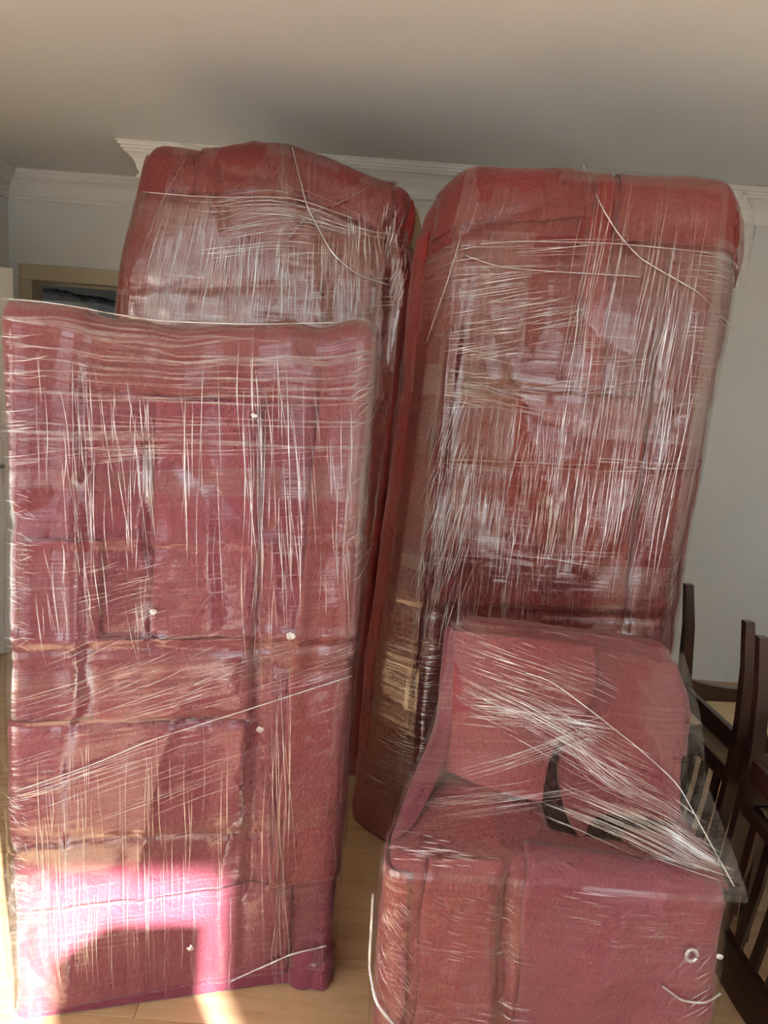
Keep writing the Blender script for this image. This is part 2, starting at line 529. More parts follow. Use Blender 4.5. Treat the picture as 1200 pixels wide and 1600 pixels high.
    def band(s, name, m, parent, u0, u1, v0, v1, off=0.008, slant=0.0, shear=0.0, vertical=False, step=0.016, edge=0.004, wr=0.0014, detail=0.35, sag=0.0):
        """a wound layer of stretch film"""
        su, sv = (0.0045, step) if vertical else (step, 0.0045)
        a, b = max(3, int((u1 - u0) / su)), max(3, int((v1 - v0) / sv))
        U, Vv = np.meshgrid(np.linspace(0, 1, a + 1), np.linspace(0, 1, b + 1), indexing='ij')
        u, v = u0 + U * (u1 - u0), v0 + Vv * (v1 - v0)
        uu = u + shear * (v - v0) + (edge * noise(np.stack([v * 3, 0 * v, U * 1.2], -1), s.seed + 70) if vertical else 0)
        vv = v + slant * u + (0 if vertical else edge * noise(np.stack([u * 3, 0 * u, Vv * 1.2], -1), s.seed + 80))
        A_, B_ = (u, v) if vertical else (v, u)
        amp = 0.35 + 0.65 * sstep(noise(np.stack([u * 4, v * 3, 0 * u], -1), s.seed + 95), -0.3, 0.4)
        w = wr * amp * (ridge(np.stack([A_ * 52 + 1.5 * noise(np.stack([u * 3, v * 3, 0 * u], -1), 3), B_ * 2.8, 0 * u], -1), s.seed + 90, 1.2) + 0.5 * ridge(np.stack([A_ * 100, B_ * 5, 0 * u], -1), s.seed + 91, 1.0))
        w = w + 0.0012 * noise(np.stack([u * 22, v * 18, 0 * u], -1), s.seed + 97)
        P = s.pos(s.unwrap(uu, vv), off + w, detail)
        UV = np.stack([v, u], -1) if vertical else np.stack([u, v], -1)
        return grid_mesh(name, P, UV, None, m, parent)

    def streaks(s, name, m, parent, clusters, off=0.0105, seed=1, k=6, detail=0.35, dens=1.12):
        """pulled pleats of the film, each a narrow raised ridge"""
        rng = np.random.RandomState(seed)
        Us, Vs, Ws = [], [], []
        t = np.linspace(-0.5, 0.5, k + 1)
        for (ax, az, bx, bz, cx, cz, dx_, dz_, ang, jit, l0, l1, n, w) in clusters:
            for _ in range(int(n * dens)):
                su, sv = rng.rand(), rng.rand()
                uc = (ax * (1 - su) + bx * su) * (1 - sv) + (cx * (1 - su) + dx_ * su) * sv
                vc = (az * (1 - su) + bz * su) * (1 - sv) + (cz * (1 - su) + dz_ * su) * sv
                L = rng.uniform(l0, l1)
                a_ = math.radians(ang + rng.normal() * jit * 0.6)
                wd = w * 0.001 * rng.uniform(0.18, 0.56)
                perp = rng.normal() * 0.02 * L * np.sin((t + 0.5) * PI)
                ca, sa = math.cos(a_), math.sin(a_)
                uu = uc + t * L * ca - perp * sa
                vv = vc + t * L * sa + perp * ca
                ww = wd * 0.5 * np.sin((t + 0.5) * PI * 0.96 + 0.06)
                Us.append(np.stack([uu + sa * ww, uu, uu - sa * ww], -1))
                Vs.append(np.stack([vv - ca * ww, vv, vv + ca * ww], -1))
                Ws.append(np.stack([0 * ww, 0.75 * ww, 0 * ww], -1))
        Us, Vs, Ws = np.array(Us), np.array(Vs), np.array(Ws)
        P = s.pos(s.unwrap(Us, Vs), off + Ws, detail)
        idx = np.arange(Us.size).reshape(Us.shape)
        F = np.stack([idx[:, :-1, :-1], idx[:, :-1, 1:], idx[:, 1:, 1:], idx[:, 1:, :-1]], -1).reshape(-1, 4)
        o = link(name, mesh_np(name, P.reshape(-1, 3), F), m, parent)
        o['kind'] = 'stuff'
        return o

def tube(name, pts, rad, m, parent=None, sides=7, sub=6, seed=0, rough=0.25):
    """a twisted strand along a smooth line"""
    pts = np.asarray(pts, float)
    n = len(pts)
    d = np.r_[0, np.cumsum(np.linalg.norm(np.diff(pts, axis=0), axis=1))]
    T = np.linspace(0, d[-1], (n - 1) * sub + 1)
    C = np.stack([np.interp(T, d, pts[:, i]) for i in range(3)], -1)
    for _ in range(2):
        C[1:-1] = 0.25 * C[:-2] + 0.5 * C[1:-1] + 0.25 * C[2:]
    tan = np.gradient(C, axis=0)
    tan /= np.linalg.norm(tan, axis=1, keepdims=True)
    ref = np.where(np.abs(tan[:, 1:2]) > 0.9, np.array([[1., 0, 0]]), np.array([[0, 1., 0]]))
    b = np.cross(tan, ref)
    b /= np.linalg.norm(b, axis=1, keepdims=True)
    c = np.cross(tan, b)
    rs = np.random.RandomState(seed + 5)
    R = rad * (1 + rough * rs.uniform(-1, 1, (len(C), sides)))
    an = np.linspace(0, 2 * PI, sides, endpoint=False)[None, :] + np.linspace(0, 6, len(C))[:, None]
    V = C[:, None] + R[..., None] * (np.cos(an)[..., None] * b[:, None] + np.sin(an)[..., None] * c[:, None])
    idx = np.arange(len(C) * sides).reshape(len(C), sides)
    i2 = np.roll(idx, -1, axis=1)
    F = [tuple(x) for x in np.stack([idx[:-1], i2[:-1], i2[1:], idx[1:]], -1).reshape(-1, 4)]
    F += [tuple(idx[0][::-1]), tuple(idx[-1])]
    return link(name, mesh_np(name, V.reshape(-1, 3), list(F)), m, parent)

def patch(name, rows, m, parent, nu=28, nv=28, bulge=0.0, crum=0.003, th=0.006, seed=0, dirv=(0, -1, 0), uvs=True, org=(0, 0, 0)):
    """a draped sheet through rows of control points (each row the same number of points)"""
    R = np.asarray(rows, float) - np.asarray(org, float)
    a, b = R.shape[:2]
    def res(A, n):
        k = A.shape[0]
        t = np.linspace(0, k - 1, n)
        i = np.clip(np.floor(t).astype(int), 0, k - 2)
        f = (t - i)[:, None, None]
        p0, p1, p2, p3 = A[np.clip(i - 1, 0, k - 1)], A[i], A[i + 1], A[np.clip(i + 2, 0, k - 1)]
        return 0.5 * ((2 * p1) + (-p0 + p2) * f + (2 * p0 - 5 * p1 + 4 * p2 - p3) * f ** 2 + (-p0 + 3 * p1 - 3 * p2 + p3) * f ** 3)
    G = res(R, nv)
    G = np.transpose(res(np.transpose(G, (1, 0, 2)), nu), (1, 0, 2))
    U, Vv = np.meshgrid(np.linspace(0, 1, nv), np.linspace(0, 1, nu), indexing='ij')
    n = np.array(dirv, float)
    n /= np.linalg.norm(n)
    w = bulge * np.sin(PI * U) * np.sin(PI * Vv) + crum * fbm(G * 14, seed + 2, 3) + crum * ridge(G * 25, seed + 4, 2)
    G = G + n * w[..., None]
    span = np.linalg.norm(G[0, -1] - G[0, 0]), np.linalg.norm(G[-1, 0] - G[0, 0])
    UV = np.stack([Vv * span[0], U * span[1]], -1) if uvs else None
    thick = None if th <= 0 else np.broadcast_to(-n * th, G.shape)
    return grid_mesh(name, G, UV, thick, m, parent)

# pleat regions on each front face: four corners (u,v), direction, jitter, lengths, count, width in mm
STREAKS = {
  'panel': [
    (-0.381, 1.647, -0.323, 1.652, -0.384, 1.347, -0.325, 1.349, 10.1, 4, 0.043, 0.092, 16, 3.93),
    (-0.324, 1.601, -0.297, 1.603, -0.325, 1.335, -0.298, 1.336, -88.4, 4, 0.08, 0.212, 6, 2.92),
    (-0.275, 1.526, -0.096, 1.538, -0.275, 1.14, -0.088, 1.141, -85.7, 5, 0.07, 0.237, 52, 2.65),
    (-0.127, 1.468, -0.094, 1.47, -0.125, 1.314, -0.091, 1.315, -87.1, 4, 0.084, 0.154, 14, 3.64),
    (-0.061, 1.486, 0.082, 1.494, -0.053, 1.111, 0.097, 1.111, -88.2, 2, 0.131, 0.378, 12, 3.2),
    (0.081, 1.606, 0.165, 1.612, 0.107, 0.939, 0.198, 0.937, -86.5, 5, 0.089, 0.328, 36, 2.98),
    (0.178, 1.571, 0.265, 1.577, 0.204, 1.049, 0.297, 1.048, -83.9, 4, 0.09, 0.301, 24, 2.71),
    (0.273, 1.447, 0.363, 1.451, 0.299, 1.016, 0.394, 1.015, -84.3, 3, 0.078, 0.233, 16, 2.33),
    (-0.326, 1.168, -0.102, 1.17, -0.327, 0.965, -0.098, 0.96, -84.3, 6, 0.059, 0.207, 26, 2.51),
    (-0.275, 1.14, -0.088, 1.141, -0.275, 1.023, -0.086, 1.021, 15.2, 5, 0.054, 0.121, 22, 2.02),
    (-0.329, 0.691, -0.035, 0.671, -0.332, 0.197, -0.023, 0.152, -88.7, 2, 0.101, 0.321, 60, 3.55),
    (-0.013, 0.67, 0.103, 0.662, -0.002, 0.239, 0.119, 0.223, -88.2, 1.5, 0.174, 0.4, 9, 4.0),
    (0.166, 0.89, 0.231, 0.887, 0.203, 0.081, 0.273, 0.07, -86.3, 2, 0.212, 0.584, 22, 3.9),
    (-0.354, 0.876, 0.406, 0.848, -0.355, 0.801, 0.412, 0.763, 16.4, 2, 0.144, 0.375, 20, 1.88),
    (-0.369, 0.694, 0.054, 0.665, -0.37, 0.584, 0.058, 0.547, 17.8, 3, 0.168, 0.42, 24, 2.24),
    (-0.275, 0.979, 0.044, 0.972, -0.275, 0.828, 0.049, 0.813, 25.0, 4, 0.056, 0.154, 24, 2.1),
    (0.044, 0.98, 0.397, 0.973, 0.048, 0.862, 0.406, 0.848, 15.5, 3, 0.091, 0.243, 18, 1.82),
    (-0.368, 1.401, 0.365, 1.436, -0.368, 1.361, 0.368, 1.391, 5.7, 2, 0.164, 0.411, 8, 1.64),
    (-0.35, 1.388, -0.079, 1.401, -0.35, 1.361, -0.079, 1.373, 8.9, 3, 0.078, 0.207, 10, 1.68),
    (0.139, 0.453, 0.435, 0.424, 0.144, 0.329, 0.444, 0.293, -85.1, 3, 0.073, 0.165, 8, 2.2),
    (-0.331, 0.367, 0.177, 0.307, -0.333, 0.057, 0.191, -0.032, -88.1, 2, 0.072, 0.252, 24, 2.7),
    (-0.38, 1.306, -0.338, 1.307, -0.384, 0.952, -0.341, 0.951, -11.0, 30, 0.015, 0.035, 60, 2.78),
    (-0.381, 0.6, -0.351, 0.598, -0.384, 0.307, -0.354, 0.303, -28.7, 40, 0.012, 0.029, 60, 2.89),
    (0.333, 1.625, 0.39, 1.629, 0.368, 1.112, 0.429, 1.112, 37.3, 15, 0.03, 0.083, 40, 2.27),
  ],
  'right': [
    (-0.382, 1.996, 0.008, 2.024, -0.374, 1.901, 0.019, 1.93, 3.2, 2, 0.15, 0.411, 12, 4.11),
    (-0.374, 1.901, -0.112, 1.92, -0.362, 1.764, -0.097, 1.784, 11.0, 3, 0.094, 0.32, 22, 4.14),
    (-0.364, 1.783, -0.175, 1.797, -0.352, 1.653, -0.161, 1.667, 10.1, 4, 0.076, 0.19, 24, 3.8),
    (-0.355, 1.681, -0.221, 1.691, -0.339, 1.501, -0.204, 1.511, -0.7, 8, 0.058, 0.154, 36, 3.86),
    (-0.16, 1.835, 0.029, 1.848, -0.15, 1.743, 0.039, 1.757, 16.0, 5, 0.075, 0.206, 14, 4.13),
    (-0.028, 2.007, 0.324, 2.032, 0.01, 1.68, 0.371, 1.706, -94.0, 2, 0.218, 0.598, 34, 3.08),
    (-0.028, 1.677, 0.314, 1.702, 0.025, 1.212, 0.379, 1.239, -91.8, 2, 0.193, 0.579, 40, 2.9),
    (0.225, 1.935, 0.346, 1.944, 0.347, 1.032, 0.477, 1.042, -91.1, 2, 0.192, 0.614, 24, 3.84),
    (-0.091, 1.728, 0.231, 1.752, -0.073, 1.559, 0.253, 1.584, 8.2, 4, 0.076, 0.191, 26, 2.67),
    (-0.413, 1.496, -0.281, 1.505, -0.382, 1.12, -0.247, 1.13, -96.0, 8, 0.049, 0.178, 110, 3.56),
    (-0.396, 1.119, -0.227, 1.132, -0.367, 0.764, -0.194, 0.778, -94.7, 8, 0.052, 0.209, 110, 3.76),
    (-0.394, 0.762, -0.275, 0.771, -0.357, 0.297, -0.235, 0.307, 2.4, 10, 0.042, 0.125, 110, 3.75),
    (-0.279, 1.486, 0.069, 1.512, -0.247, 1.13, 0.111, 1.158, -90.9, 6, 0.049, 0.217, 130, 2.77),
    (-0.229, 1.152, 0.108, 1.178, -0.194, 0.778, 0.153, 0.805, -89.7, 5, 0.062, 0.27, 120, 2.91),
    (0.075, 1.454, 0.269, 1.469, 0.142, 0.89, 0.344, 0.906, -90.7, 4, 0.121, 0.443, 34, 2.82),
    (-0.384, 1.341, 0.435, 1.403, -0.382, 1.312, 0.439, 1.374, 1.3, 3, 0.078, 0.235, 20, 3.14),
    (-0.401, 1.057, 0.277, 1.109, -0.398, 1.016, 0.282, 1.068, 1.3, 4, 0.08, 0.241, 14, 2.81),
    (-0.509, 0.731, -0.376, 0.742, -0.47, 0.171, -0.331, 0.183, 1.4, 8, 0.052, 0.126, 60, 2.72),
    (-0.326, 1.579, -0.077, 1.597, -0.32, 1.503, -0.069, 1.521, -7.6, 6, 0.097, 0.213, 18, 3.1),
    (0.339, 1.998, 0.492, 2.009, 0.359, 1.854, 0.515, 1.865, 0.3, 4, 0.066, 0.15, 24, 3.19),
    (0.35, 1.853, 0.5, 1.864, 0.393, 1.556, 0.546, 1.567, -0.7, 6, 0.048, 0.115, 44, 2.87),
    (0.421, 1.079, 0.491, 1.085, 0.457, 0.829, 0.528, 0.835, -96.4, 20, 0.041, 0.103, 24, 4.54),
  ],
  'left': [
    (-0.176, 2.162, 0.25, 2.192, -0.173, 2.078, 0.255, 2.109, 2.2, 2, 0.135, 0.428, 16, 4.95),
    (-0.173, 2.1, 0.209, 2.127, -0.168, 1.948, 0.218, 1.976, 7.9, 3, 0.091, 0.318, 30, 4.54),
    (-0.193, 1.99, 0.102, 2.012, -0.185, 1.759, 0.114, 1.781, -93.8, 4, 0.055, 0.21, 80, 3.98),
    (0.081, 1.977, 0.353, 1.997, 0.091, 1.779, 0.367, 1.799, -88.7, 4, 0.055, 0.176, 70, 3.31),
    (0.146, 2.036, 0.327, 2.049, 0.155, 1.873, 0.338, 1.886, -89.7, 3, 0.066, 0.175, 30, 3.72),
    (0.31, 2.145, 0.415, 2.153, 0.319, 1.995, 0.426, 2.002, -88.1, 3, 0.054, 0.151, 26, 4.74),
    (0.039, 1.909, 0.449, 1.938, 0.045, 1.776, 0.459, 1.806, 7.1, 3, 0.092, 0.275, 26, 2.98),
    (-0.433, 2.092, -0.174, 2.111, -0.428, 1.764, -0.163, 1.783, -93.8, 3, 0.11, 0.308, 40, 2.64),
    (0.422, 2.238, 0.498, 2.243, 0.449, 1.872, 0.527, 1.878, -101.3, 12, 0.032, 0.108, 50, 4.76),
    (0.164, 2.135, 0.433, 2.154, 0.166, 2.092, 0.436, 2.111, 1.2, 3, 0.09, 0.248, 10, 3.38),
    (-0.476, 1.871, -0.304, 1.884, -0.474, 1.76, -0.301, 1.773, -91.0, 3, 0.044, 0.089, 14, 2.89),
  ],
}


# ================================================================== the room
CEIL = 2.65
XL, XR, YB, YF = -2.48, 2.40, 4.20, -2.60      # left wall, right wall, back wall, window wall
AX, AY = -1.383, 5.02                          # corner and back of the door recess
def wall_with_hole(name, axis, fixed0, fixed1, a0, a1, holes, m, z1=CEIL):
    """slab with rectangular openings (a0,a1,z0,z1)"""
    bm = bmesh.new()
    cuts = sorted({a0, a1} | {h[0] for h in holes} | {h[1] for h in holes})
    for c0, c1 in zip(cuts[:-1], cuts[1:]):
        mid = (c0 + c1) / 2
        zs = [(0, z1)]
        for h in holes:
            if h[0] < mid < h[1]:
                zs = [(0, h[2]), (h[3], z1)]
        for z0_, z1_ in zs:
            if z1_ - z0_ > 1e-4:
                if axis == 'x': box_bm(bm, c0, c1, fixed0, fixed1, z0_, z1_)
                else: box_bm(bm, fixed0, fixed1, c0, c1, z0_, z1_)
    bmesh.ops.remove_doubles(bm, verts=bm.verts, dist=1e-5)
    me = bpy.data.meshes.new(name)
    bm.to_mesh(me)
    bm.free()
    o = link(name, me, m)
    o['kind'] = 'structure'
    return o

box('wall_back', AX, XR + 0.12, YB, YB + 0.12, 0, CEIL, M['wall'], kind='structure')
box('wall_recess_side', AX, AX + 0.12, YB + 0.12, AY, 0, CEIL, M['wall'], kind='structure')
wall_with_hole('wall_recess_back', 'x', AY, AY + 0.12, XL - 0.12, AX + 0.12, [(-2.33, -1.49, 0, 2.02)], M['wall'])
wall_with_hole('wall_left', 'y', XL - 0.12, XL, YF - 0.12, AY, [(2.48, 3.30, 0, 2.03)], M['wall'])
box('wall_right', XR, XR + 0.12, YF - 0.12, YB, 0, CEIL, M['wall'], kind='structure')
WIN = [(1.10, 2.26, 0.06, 2.20), (-2.25, -0.55, 0.06, 2.30)]
wall_with_hole('wall_front', 'x', YF - 0.12, YF, XL, XR, WIN, M['wall'])
box('ceiling', XL - 0.12, XR + 0.12, YF - 0.12, AY + 0.12, CEIL, CEIL + 0.1, M['ceiling'], kind='structure')

# floor: dark sub-layer with separate laminate planks
floor = box('floor', XL - 0.1, XR + 0.1, YF - 0.1, AY + 0.1, -0.06, -0.0065, M['seam'], kind='structure')
PW, PLN = 0.192, 1.28
bm = bmesh.new()
box_bm(bm, -PLN / 2 + 0.0006, PLN / 2 - 0.0006, -PW / 2 + 0.0006, PW / 2 - 0.0006, -0.008, 0.0, 0.0008)
plank_me = bpy.data.meshes.new('plank')
bm.to_mesh(plank_me); bm.free()
plank_me.materials.append(M['plank'])
rng = random.Random(4)
row = 0
y = YF + PW / 2
while y < AY + 0.05:
    offx = (row * 0.43) % PLN
    x = XL - 0.1 - offx + PLN / 2
    while x - PLN / 2 < XR:
        x0, x1 = max(x - PLN / 2, XL - 0.09), min(x + PLN / 2, XR + 0.09)
        if x1 - x0 > 0.03:
            if x1 - x0 > PLN - 1e-6:
                o = bpy.data.objects.new('plank', plank_me)
            else:
                bm = bmesh.new()
                hl = (x1 - x0) / 2
                box_bm(bm, -hl + 0.0006, hl - 0.0006, -PW / 2 + 0.0006, PW / 2 - 0.0006, -0.008, 0.0, 0.0008)
                me = bpy.data.meshes.new('plank')
                bm.to_mesh(me); bm.free()
                me.materials.append(M['plank'])
                o = bpy.data.objects.new('plank', me)
            COL.objects.link(o)
            o.parent = floor
            o.location = ((x0 + x1) / 2, y, 0)
        x += PLN
    y += PW
    row += 1

# crown moulding, mitred round the recess
PROF = [(0, -0.165), (0.014, -0.165), (0.018, -0.158), (0.018, -0.146), (0.010, -0.140), (0.010, -0.128), (0.016, -0.118),
        (0.022, -0.095), (0.036, -0.070), (0.056, -0.052), (0.070, -0.046), (0.070, -0.036), (0.080, -0.034), (0.080, -0.022),
        (0.092, -0.020), (0.092, -0.008), (0.100, -0.006), (0.100, 0.0), (0, 0)]
def crown(name, path, normals, ends):
    V, F = [], []
    k = len(PROF)
    for i, (p, n) in enumerate(zip(path, normals)):
        for d, z in PROF:
            V.append((p[0] + n[0] * d, p[1] + n[1] * d, CEIL + z))
    for i in range(len(path) - 1):
        for j in range(k):
            j2 = (j + 1) % k
            F.append((i * k + j, i * k + j2, (i + 1) * k + j2, (i + 1) * k + j))
    F += [tuple(range(k)), tuple(range((len(path) - 1) * k, len(path) * k))[::-1]]
    me = mesh_np(name, V, F, False)
    bm = bmesh.new(); bm.from_mesh(me); bmesh.ops.recalc_face_normals(bm, faces=bm.faces); bm.to_mesh(me); bm.free()
    o = link(name, me, M['crown'])
    o['kind'] = 'structure'
    return o
crown('trim_1', [(XR, YB), (AX, YB), (AX, AY)], [(-1, -1), (-1, -1), (-1, -1)], None)
crown('trim_2', [(AX, AY), (XL, AY), (XL, YF)], [(-1, -1), (1, -1), (1, 1)], None)
crown('trim_3', [(XL, YF), (XR, YF), (XR, YB)], [(1, 1), (-1, 1), (-1, -1)], None)

# baseboards
def baseboard(name, x0, x1, y0, y1):
    box(name, x0, x1, y0, y1, 0, 0.05, M['wall'], kind='structure', bev=0.004)
baseboard('baseboard_back', AX, XR - 0.02, YB - 0.015, YB)
baseboard('baseboard_right', XR - 0.015, XR, YF, YB)
baseboard('baseboard_left', XL, XL + 0.015, YF + 0.02, 2.38)
baseboard('baseboard_recess', XL, XL + 0.015, 3.40, AY)

# doorway in the recess, with its casing and the dim hall behind
def casing(name, axis, f0, f1, a0, a1, zt, w=0.085):
    e = empty(name, (0, 0, 0))
    e['kind'] = 'structure'
    for nm, (b0, b1, z0, z1) in (('jamb', (a0 - w, a0, 0, zt)), ('jamb', (a1, a1 + w, 0, zt)), ('head', (a0 - w, a1 + w, zt, zt + w + 0.01))):
        if axis == 'x': box(nm, b0, b1, f0, f1, z0, z1, M['casing'], e, 0.006)
        else: box(nm, f0, f1, b0, b1, z0, z1, M['casing'], e, 0.006)
    return e
d1 = casing('door_1', 'x', AY - 0.035, AY + 0.125, -2.32, -1.50, 2.005)
box('stop', -2.32, -1.50, AY + 0.05, AY + 0.075, 1.985, 2.005, M['casing'], d1)
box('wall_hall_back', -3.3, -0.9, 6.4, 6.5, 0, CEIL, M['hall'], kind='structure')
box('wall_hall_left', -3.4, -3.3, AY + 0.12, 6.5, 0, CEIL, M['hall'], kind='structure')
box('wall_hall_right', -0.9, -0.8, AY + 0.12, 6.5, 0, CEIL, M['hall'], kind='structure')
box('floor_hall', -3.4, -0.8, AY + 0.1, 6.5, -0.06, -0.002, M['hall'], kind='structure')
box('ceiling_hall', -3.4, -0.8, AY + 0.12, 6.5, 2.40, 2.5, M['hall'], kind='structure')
# tall grey cupboard in the hall with a crumpled black plastic sheet along its top
cup = tag(empty('hall_cupboard', (-2.35, 5.62, 0)), 'plain grey cupboard standing in the dim hall through the doorway', 'cupboard')
box('body', -0.24, 0.215, 0.0, 0.4, 0.0, 1.93, M['greysheet'], cup, 0.006)
box('door', -0.235, 0.21, -0.02, 0.0, 0.06, 1.90, M['greysheet'], cup, 0.005)
box('plinth', -0.23, 0.205, 0.01, 0.03, 0.0, 0.06, M['black_plastic'], cup)
pts = [(-2.60, 5.58, 2.005), (-2.48, 5.57, 1.985), (-2.36, 5.58, 1.978), (-2.25, 5.57, 1.958), (-2.12, 5.58, 1.955), (-2.0, 5.57, 1.935), (-1.88, 5.58, 1.90)]
rod = tube('plastic_roll', pts, 0.018, M['black_plastic'], sides=9, seed=3, rough=0.45)
tag(rod, 'crumpled black plastic roll lying across the hall cupboard top', 'plastic roll')

# open white panelled door on the left
d2 = casing('door_2', 'y', XL - 0.12, XL + 0.03, 2.48, 3.30, 2.03)
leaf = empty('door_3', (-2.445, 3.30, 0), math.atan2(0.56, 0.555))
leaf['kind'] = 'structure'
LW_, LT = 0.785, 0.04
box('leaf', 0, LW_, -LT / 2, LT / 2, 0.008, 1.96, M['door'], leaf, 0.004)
for z0, z1 in ((0.16, 0.86), (1.02, 1.80)):
    for sgn in (-1, 1):
        bm = bmesh.new()
        y0, y1 = sorted((sgn * LT / 2, sgn * (LT / 2 + 0.008)))
        w = 0.03
        for (a, b, c, d) in ((0.11, LW_ - 0.11, z0, z0 + w), (0.11, LW_ - 0.11, z1 - w, z1), (0.11, 0.11 + w, z0 + w, z1 - w), (LW_ - 0.11 - w, LW_ - 0.11, z0 + w, z1 - w)):
            box_bm(bm, a, b, y0, y1, c, d, 0.003)
        me = bpy.data.meshes.new('panel_moulding'); bm.to_mesh(me); bm.free()
        link('panel_moulding', me, M['upvc'], leaf)
for sgn in (-1, 1):
    tube('door_handle', [(0.72, sgn * 0.02, 1.0), (0.72, sgn * 0.055, 1.0), (0.70, sgn * 0.06, 1.0), (0.60, sgn * 0.06, 1.0)], 0.009, M['chrome'], leaf, 8, 4, 1, 0.0)

# dim side room behind the open door
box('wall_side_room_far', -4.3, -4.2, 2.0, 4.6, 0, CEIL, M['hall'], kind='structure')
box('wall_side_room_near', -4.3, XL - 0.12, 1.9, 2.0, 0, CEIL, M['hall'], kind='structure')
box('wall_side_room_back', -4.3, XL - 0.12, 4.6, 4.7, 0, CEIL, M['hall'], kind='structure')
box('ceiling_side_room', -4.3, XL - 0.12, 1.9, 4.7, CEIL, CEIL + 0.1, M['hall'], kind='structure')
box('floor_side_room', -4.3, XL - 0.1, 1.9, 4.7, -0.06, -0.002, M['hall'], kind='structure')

# windows behind the camera: two glazed balcony doors
for i, (x0, x1, z0, z1) in enumerate(WIN):
    e = empty('window_%d' % (i + 1), (0, 0, 0))
    e['kind'] = 'structure'
    yc = YF - 0.06
    t = 0.055
    for nm, b in (('window_frame', (x0, x0 + t, z0, z1)), ('window_frame', (x1 - t, x1, z0, z1)), ('window_frame', (x0 + t, x1 - t, z0, z0 + t)), ('window_frame', (x0 + t, x1 - t, z1 - t, z1))):
        box(nm, b[0], b[1], yc - 0.03, yc + 0.03, b[2], b[3], M['upvc'], e, 0.004)
    box('pane', x0 + t, x1 - t, yc - 0.002, yc + 0.002, z0 + t, z1 - t, M['glass'], e)
    if i == 1:
        xm = (x0 + x1) / 2
        box('mullion', xm - 0.04, xm + 0.04, yc - 0.03, yc + 0.03, z0 + t, z1 - t, M['upvc'], e, 0.004)
# unseen balcony slab, added to bounce sunlight up to the ceiling
box('bounce_floor', -3.2, 3.2, YF - 2.4, YF - 0.12, -0.12, -0.02, M['concrete'], kind='structure')

# ================================================================== wrapped furniture
# ---- right wardrobe
def warp_right(p):
    p = p.copy()
    z = p[..., 2]
    x = p[..., 0]
    left = sstep(-x, -0.1, 0.48)
    p[..., 0] = x + left * (0.085 * np.clip(z / 2.1, 0, 1) - 0.025)
    # broad chamfers where the foam bridges the corners
    fr = np.clip(1 - p[..., 1] / 0.3, 0, 1)
    p[..., 1] = p[..., 1] + fr * (0.95 * np.clip(-0.335 - x, 0, 0.2) + 0.35 * np.clip(x - 0.405, 0, 0.12))
    # slack foam at the top: the left corner slumps, the right one stays full
    t = sstep(z, 1.75, 2.2)
    p[..., 2] = z - t * (0.115 * sstep(-x, 0.27, 0.485) ** 1.3 - 0.022 * sstep(x, 0.15, 0.40) + 0.02 * sstep(x, 0.43, 0.485)) + t * 0.012 * np.sin(x * 9 + 0.6)
    p[..., 0] += 0.012 * sstep(x, 0.2, 0.48) * np.sin(z * 4.2 + 0.5)
    return p
RW = Wrap(0.985, 2.20, 0.45, 0.06, 3.0, 0.012, 0.007, 0.0022,
          creases=[(-0.36, 1.98, -0.33, 0.2, -0.012, 0.018), (0.283, 1.98, 0.30, 0.85, -0.012, 0.012), (-0.48, 1.33, 0.5, 1.36, -0.008, 0.014),
                   (-0.48, 0.86, 0.5, 0.90, -0.009, 0.016), (-0.3, 1.58, 0.25, 1.59, -0.006, 0.012), (0.30, 1.55, 0.48, 1.60, -0.007, 0.012),
                   (-0.45, 2.0, -0.05, 2.13, -0.014, 0.016), (0.15, 1.05, 0.42, 1.55, 0.008, 0.04), (-0.2, 1.7, 0.05, 1.2, 0.007, 0.05)],
          warp=warp_right)
rw = tag(empty('wrapped_wardrobe', (0.49, 2.35, 0)), 'tall wardrobe bundled in red foam and clear film, standing behind the wrapped armchair', 'wardrobe', 'film wrapped wardrobes')
RW.body('foam_wrap', M['foam_red'], rw)
RW.sheet('foam_sheet', M['foam_red'], rw, -0.62, -0.345, 0.02, 1.98, 0.001, 0.005, shear=0.012)
RW.sheet('foam_sheet', M['foam_deep'], rw, -0.80, -0.475, 0.3, 2.10, 0.006, 0.004)
RW.sheet('foam_sheet', M['foam_deep'], rw, 0.045, 0.118, 1.42, 2.34, 0.003, 0.003, shear=-0.06)
RW.sheet('foam_sheet', M['foam_red'], rw, 0.30, 0.78, 0.10, 1.97, 0.001, 0.005, shear=-0.02)
RW.sheet('foam_sheet', M['foam_red'], rw, 0.12, 0.66, 2.02, 2.44, 0.003, 0.006, puff=0.006)
RW.sheet('foam_sheet', M['foam_red'], rw, -0.46, 0.05, 2.06, 2.40, 0.002, 0.006, puff=0.012, slant=0.05)
RW.sheet('foam_sheet', M['foam_red'], rw, -0.31, 0.29, 0.90, 1.58, 0.002, 0.005, slant=0.02)
RW.sheet('foam_sheet', M['foam_deep'], rw, 0.50, 0.95, 0.15, 1.40, 0.006, 0.004)
RW.band('film_band', M['film'], rw, -0.95, 0.95, 1.55, 2.005, 0.0110, slant=0.012)
RW.band('film_band', M['film'], rw, -0.95, 0.95, 0.98, 1.62, 0.0135, slant=-0.03)
RW.band('film_band', M['film_hazy'], rw, -0.95, 0.95, 0.45, 1.05, 0.0115, slant=0.04)
RW.band('film_band', M['film'], rw, -0.95, 0.95, 0.03, 0.52, 0.0125, slant=0.0)
RW.band('film_band', M['film'], rw, -0.37, -0.10, 0.25, 2.03, 0.0170, vertical=True, shear=-0.02)
RW.band('film_band', M['film_clear'], rw, 0.05, 0.46, 1.45, 2.50, 0.0190, vertical=True, shear=-0.05)
RW.band('film_band', M['film_hazy'], rw, 0.43, 0.60, 0.4, 2.04, 0.0180, vertical=True, shear=-0.02)
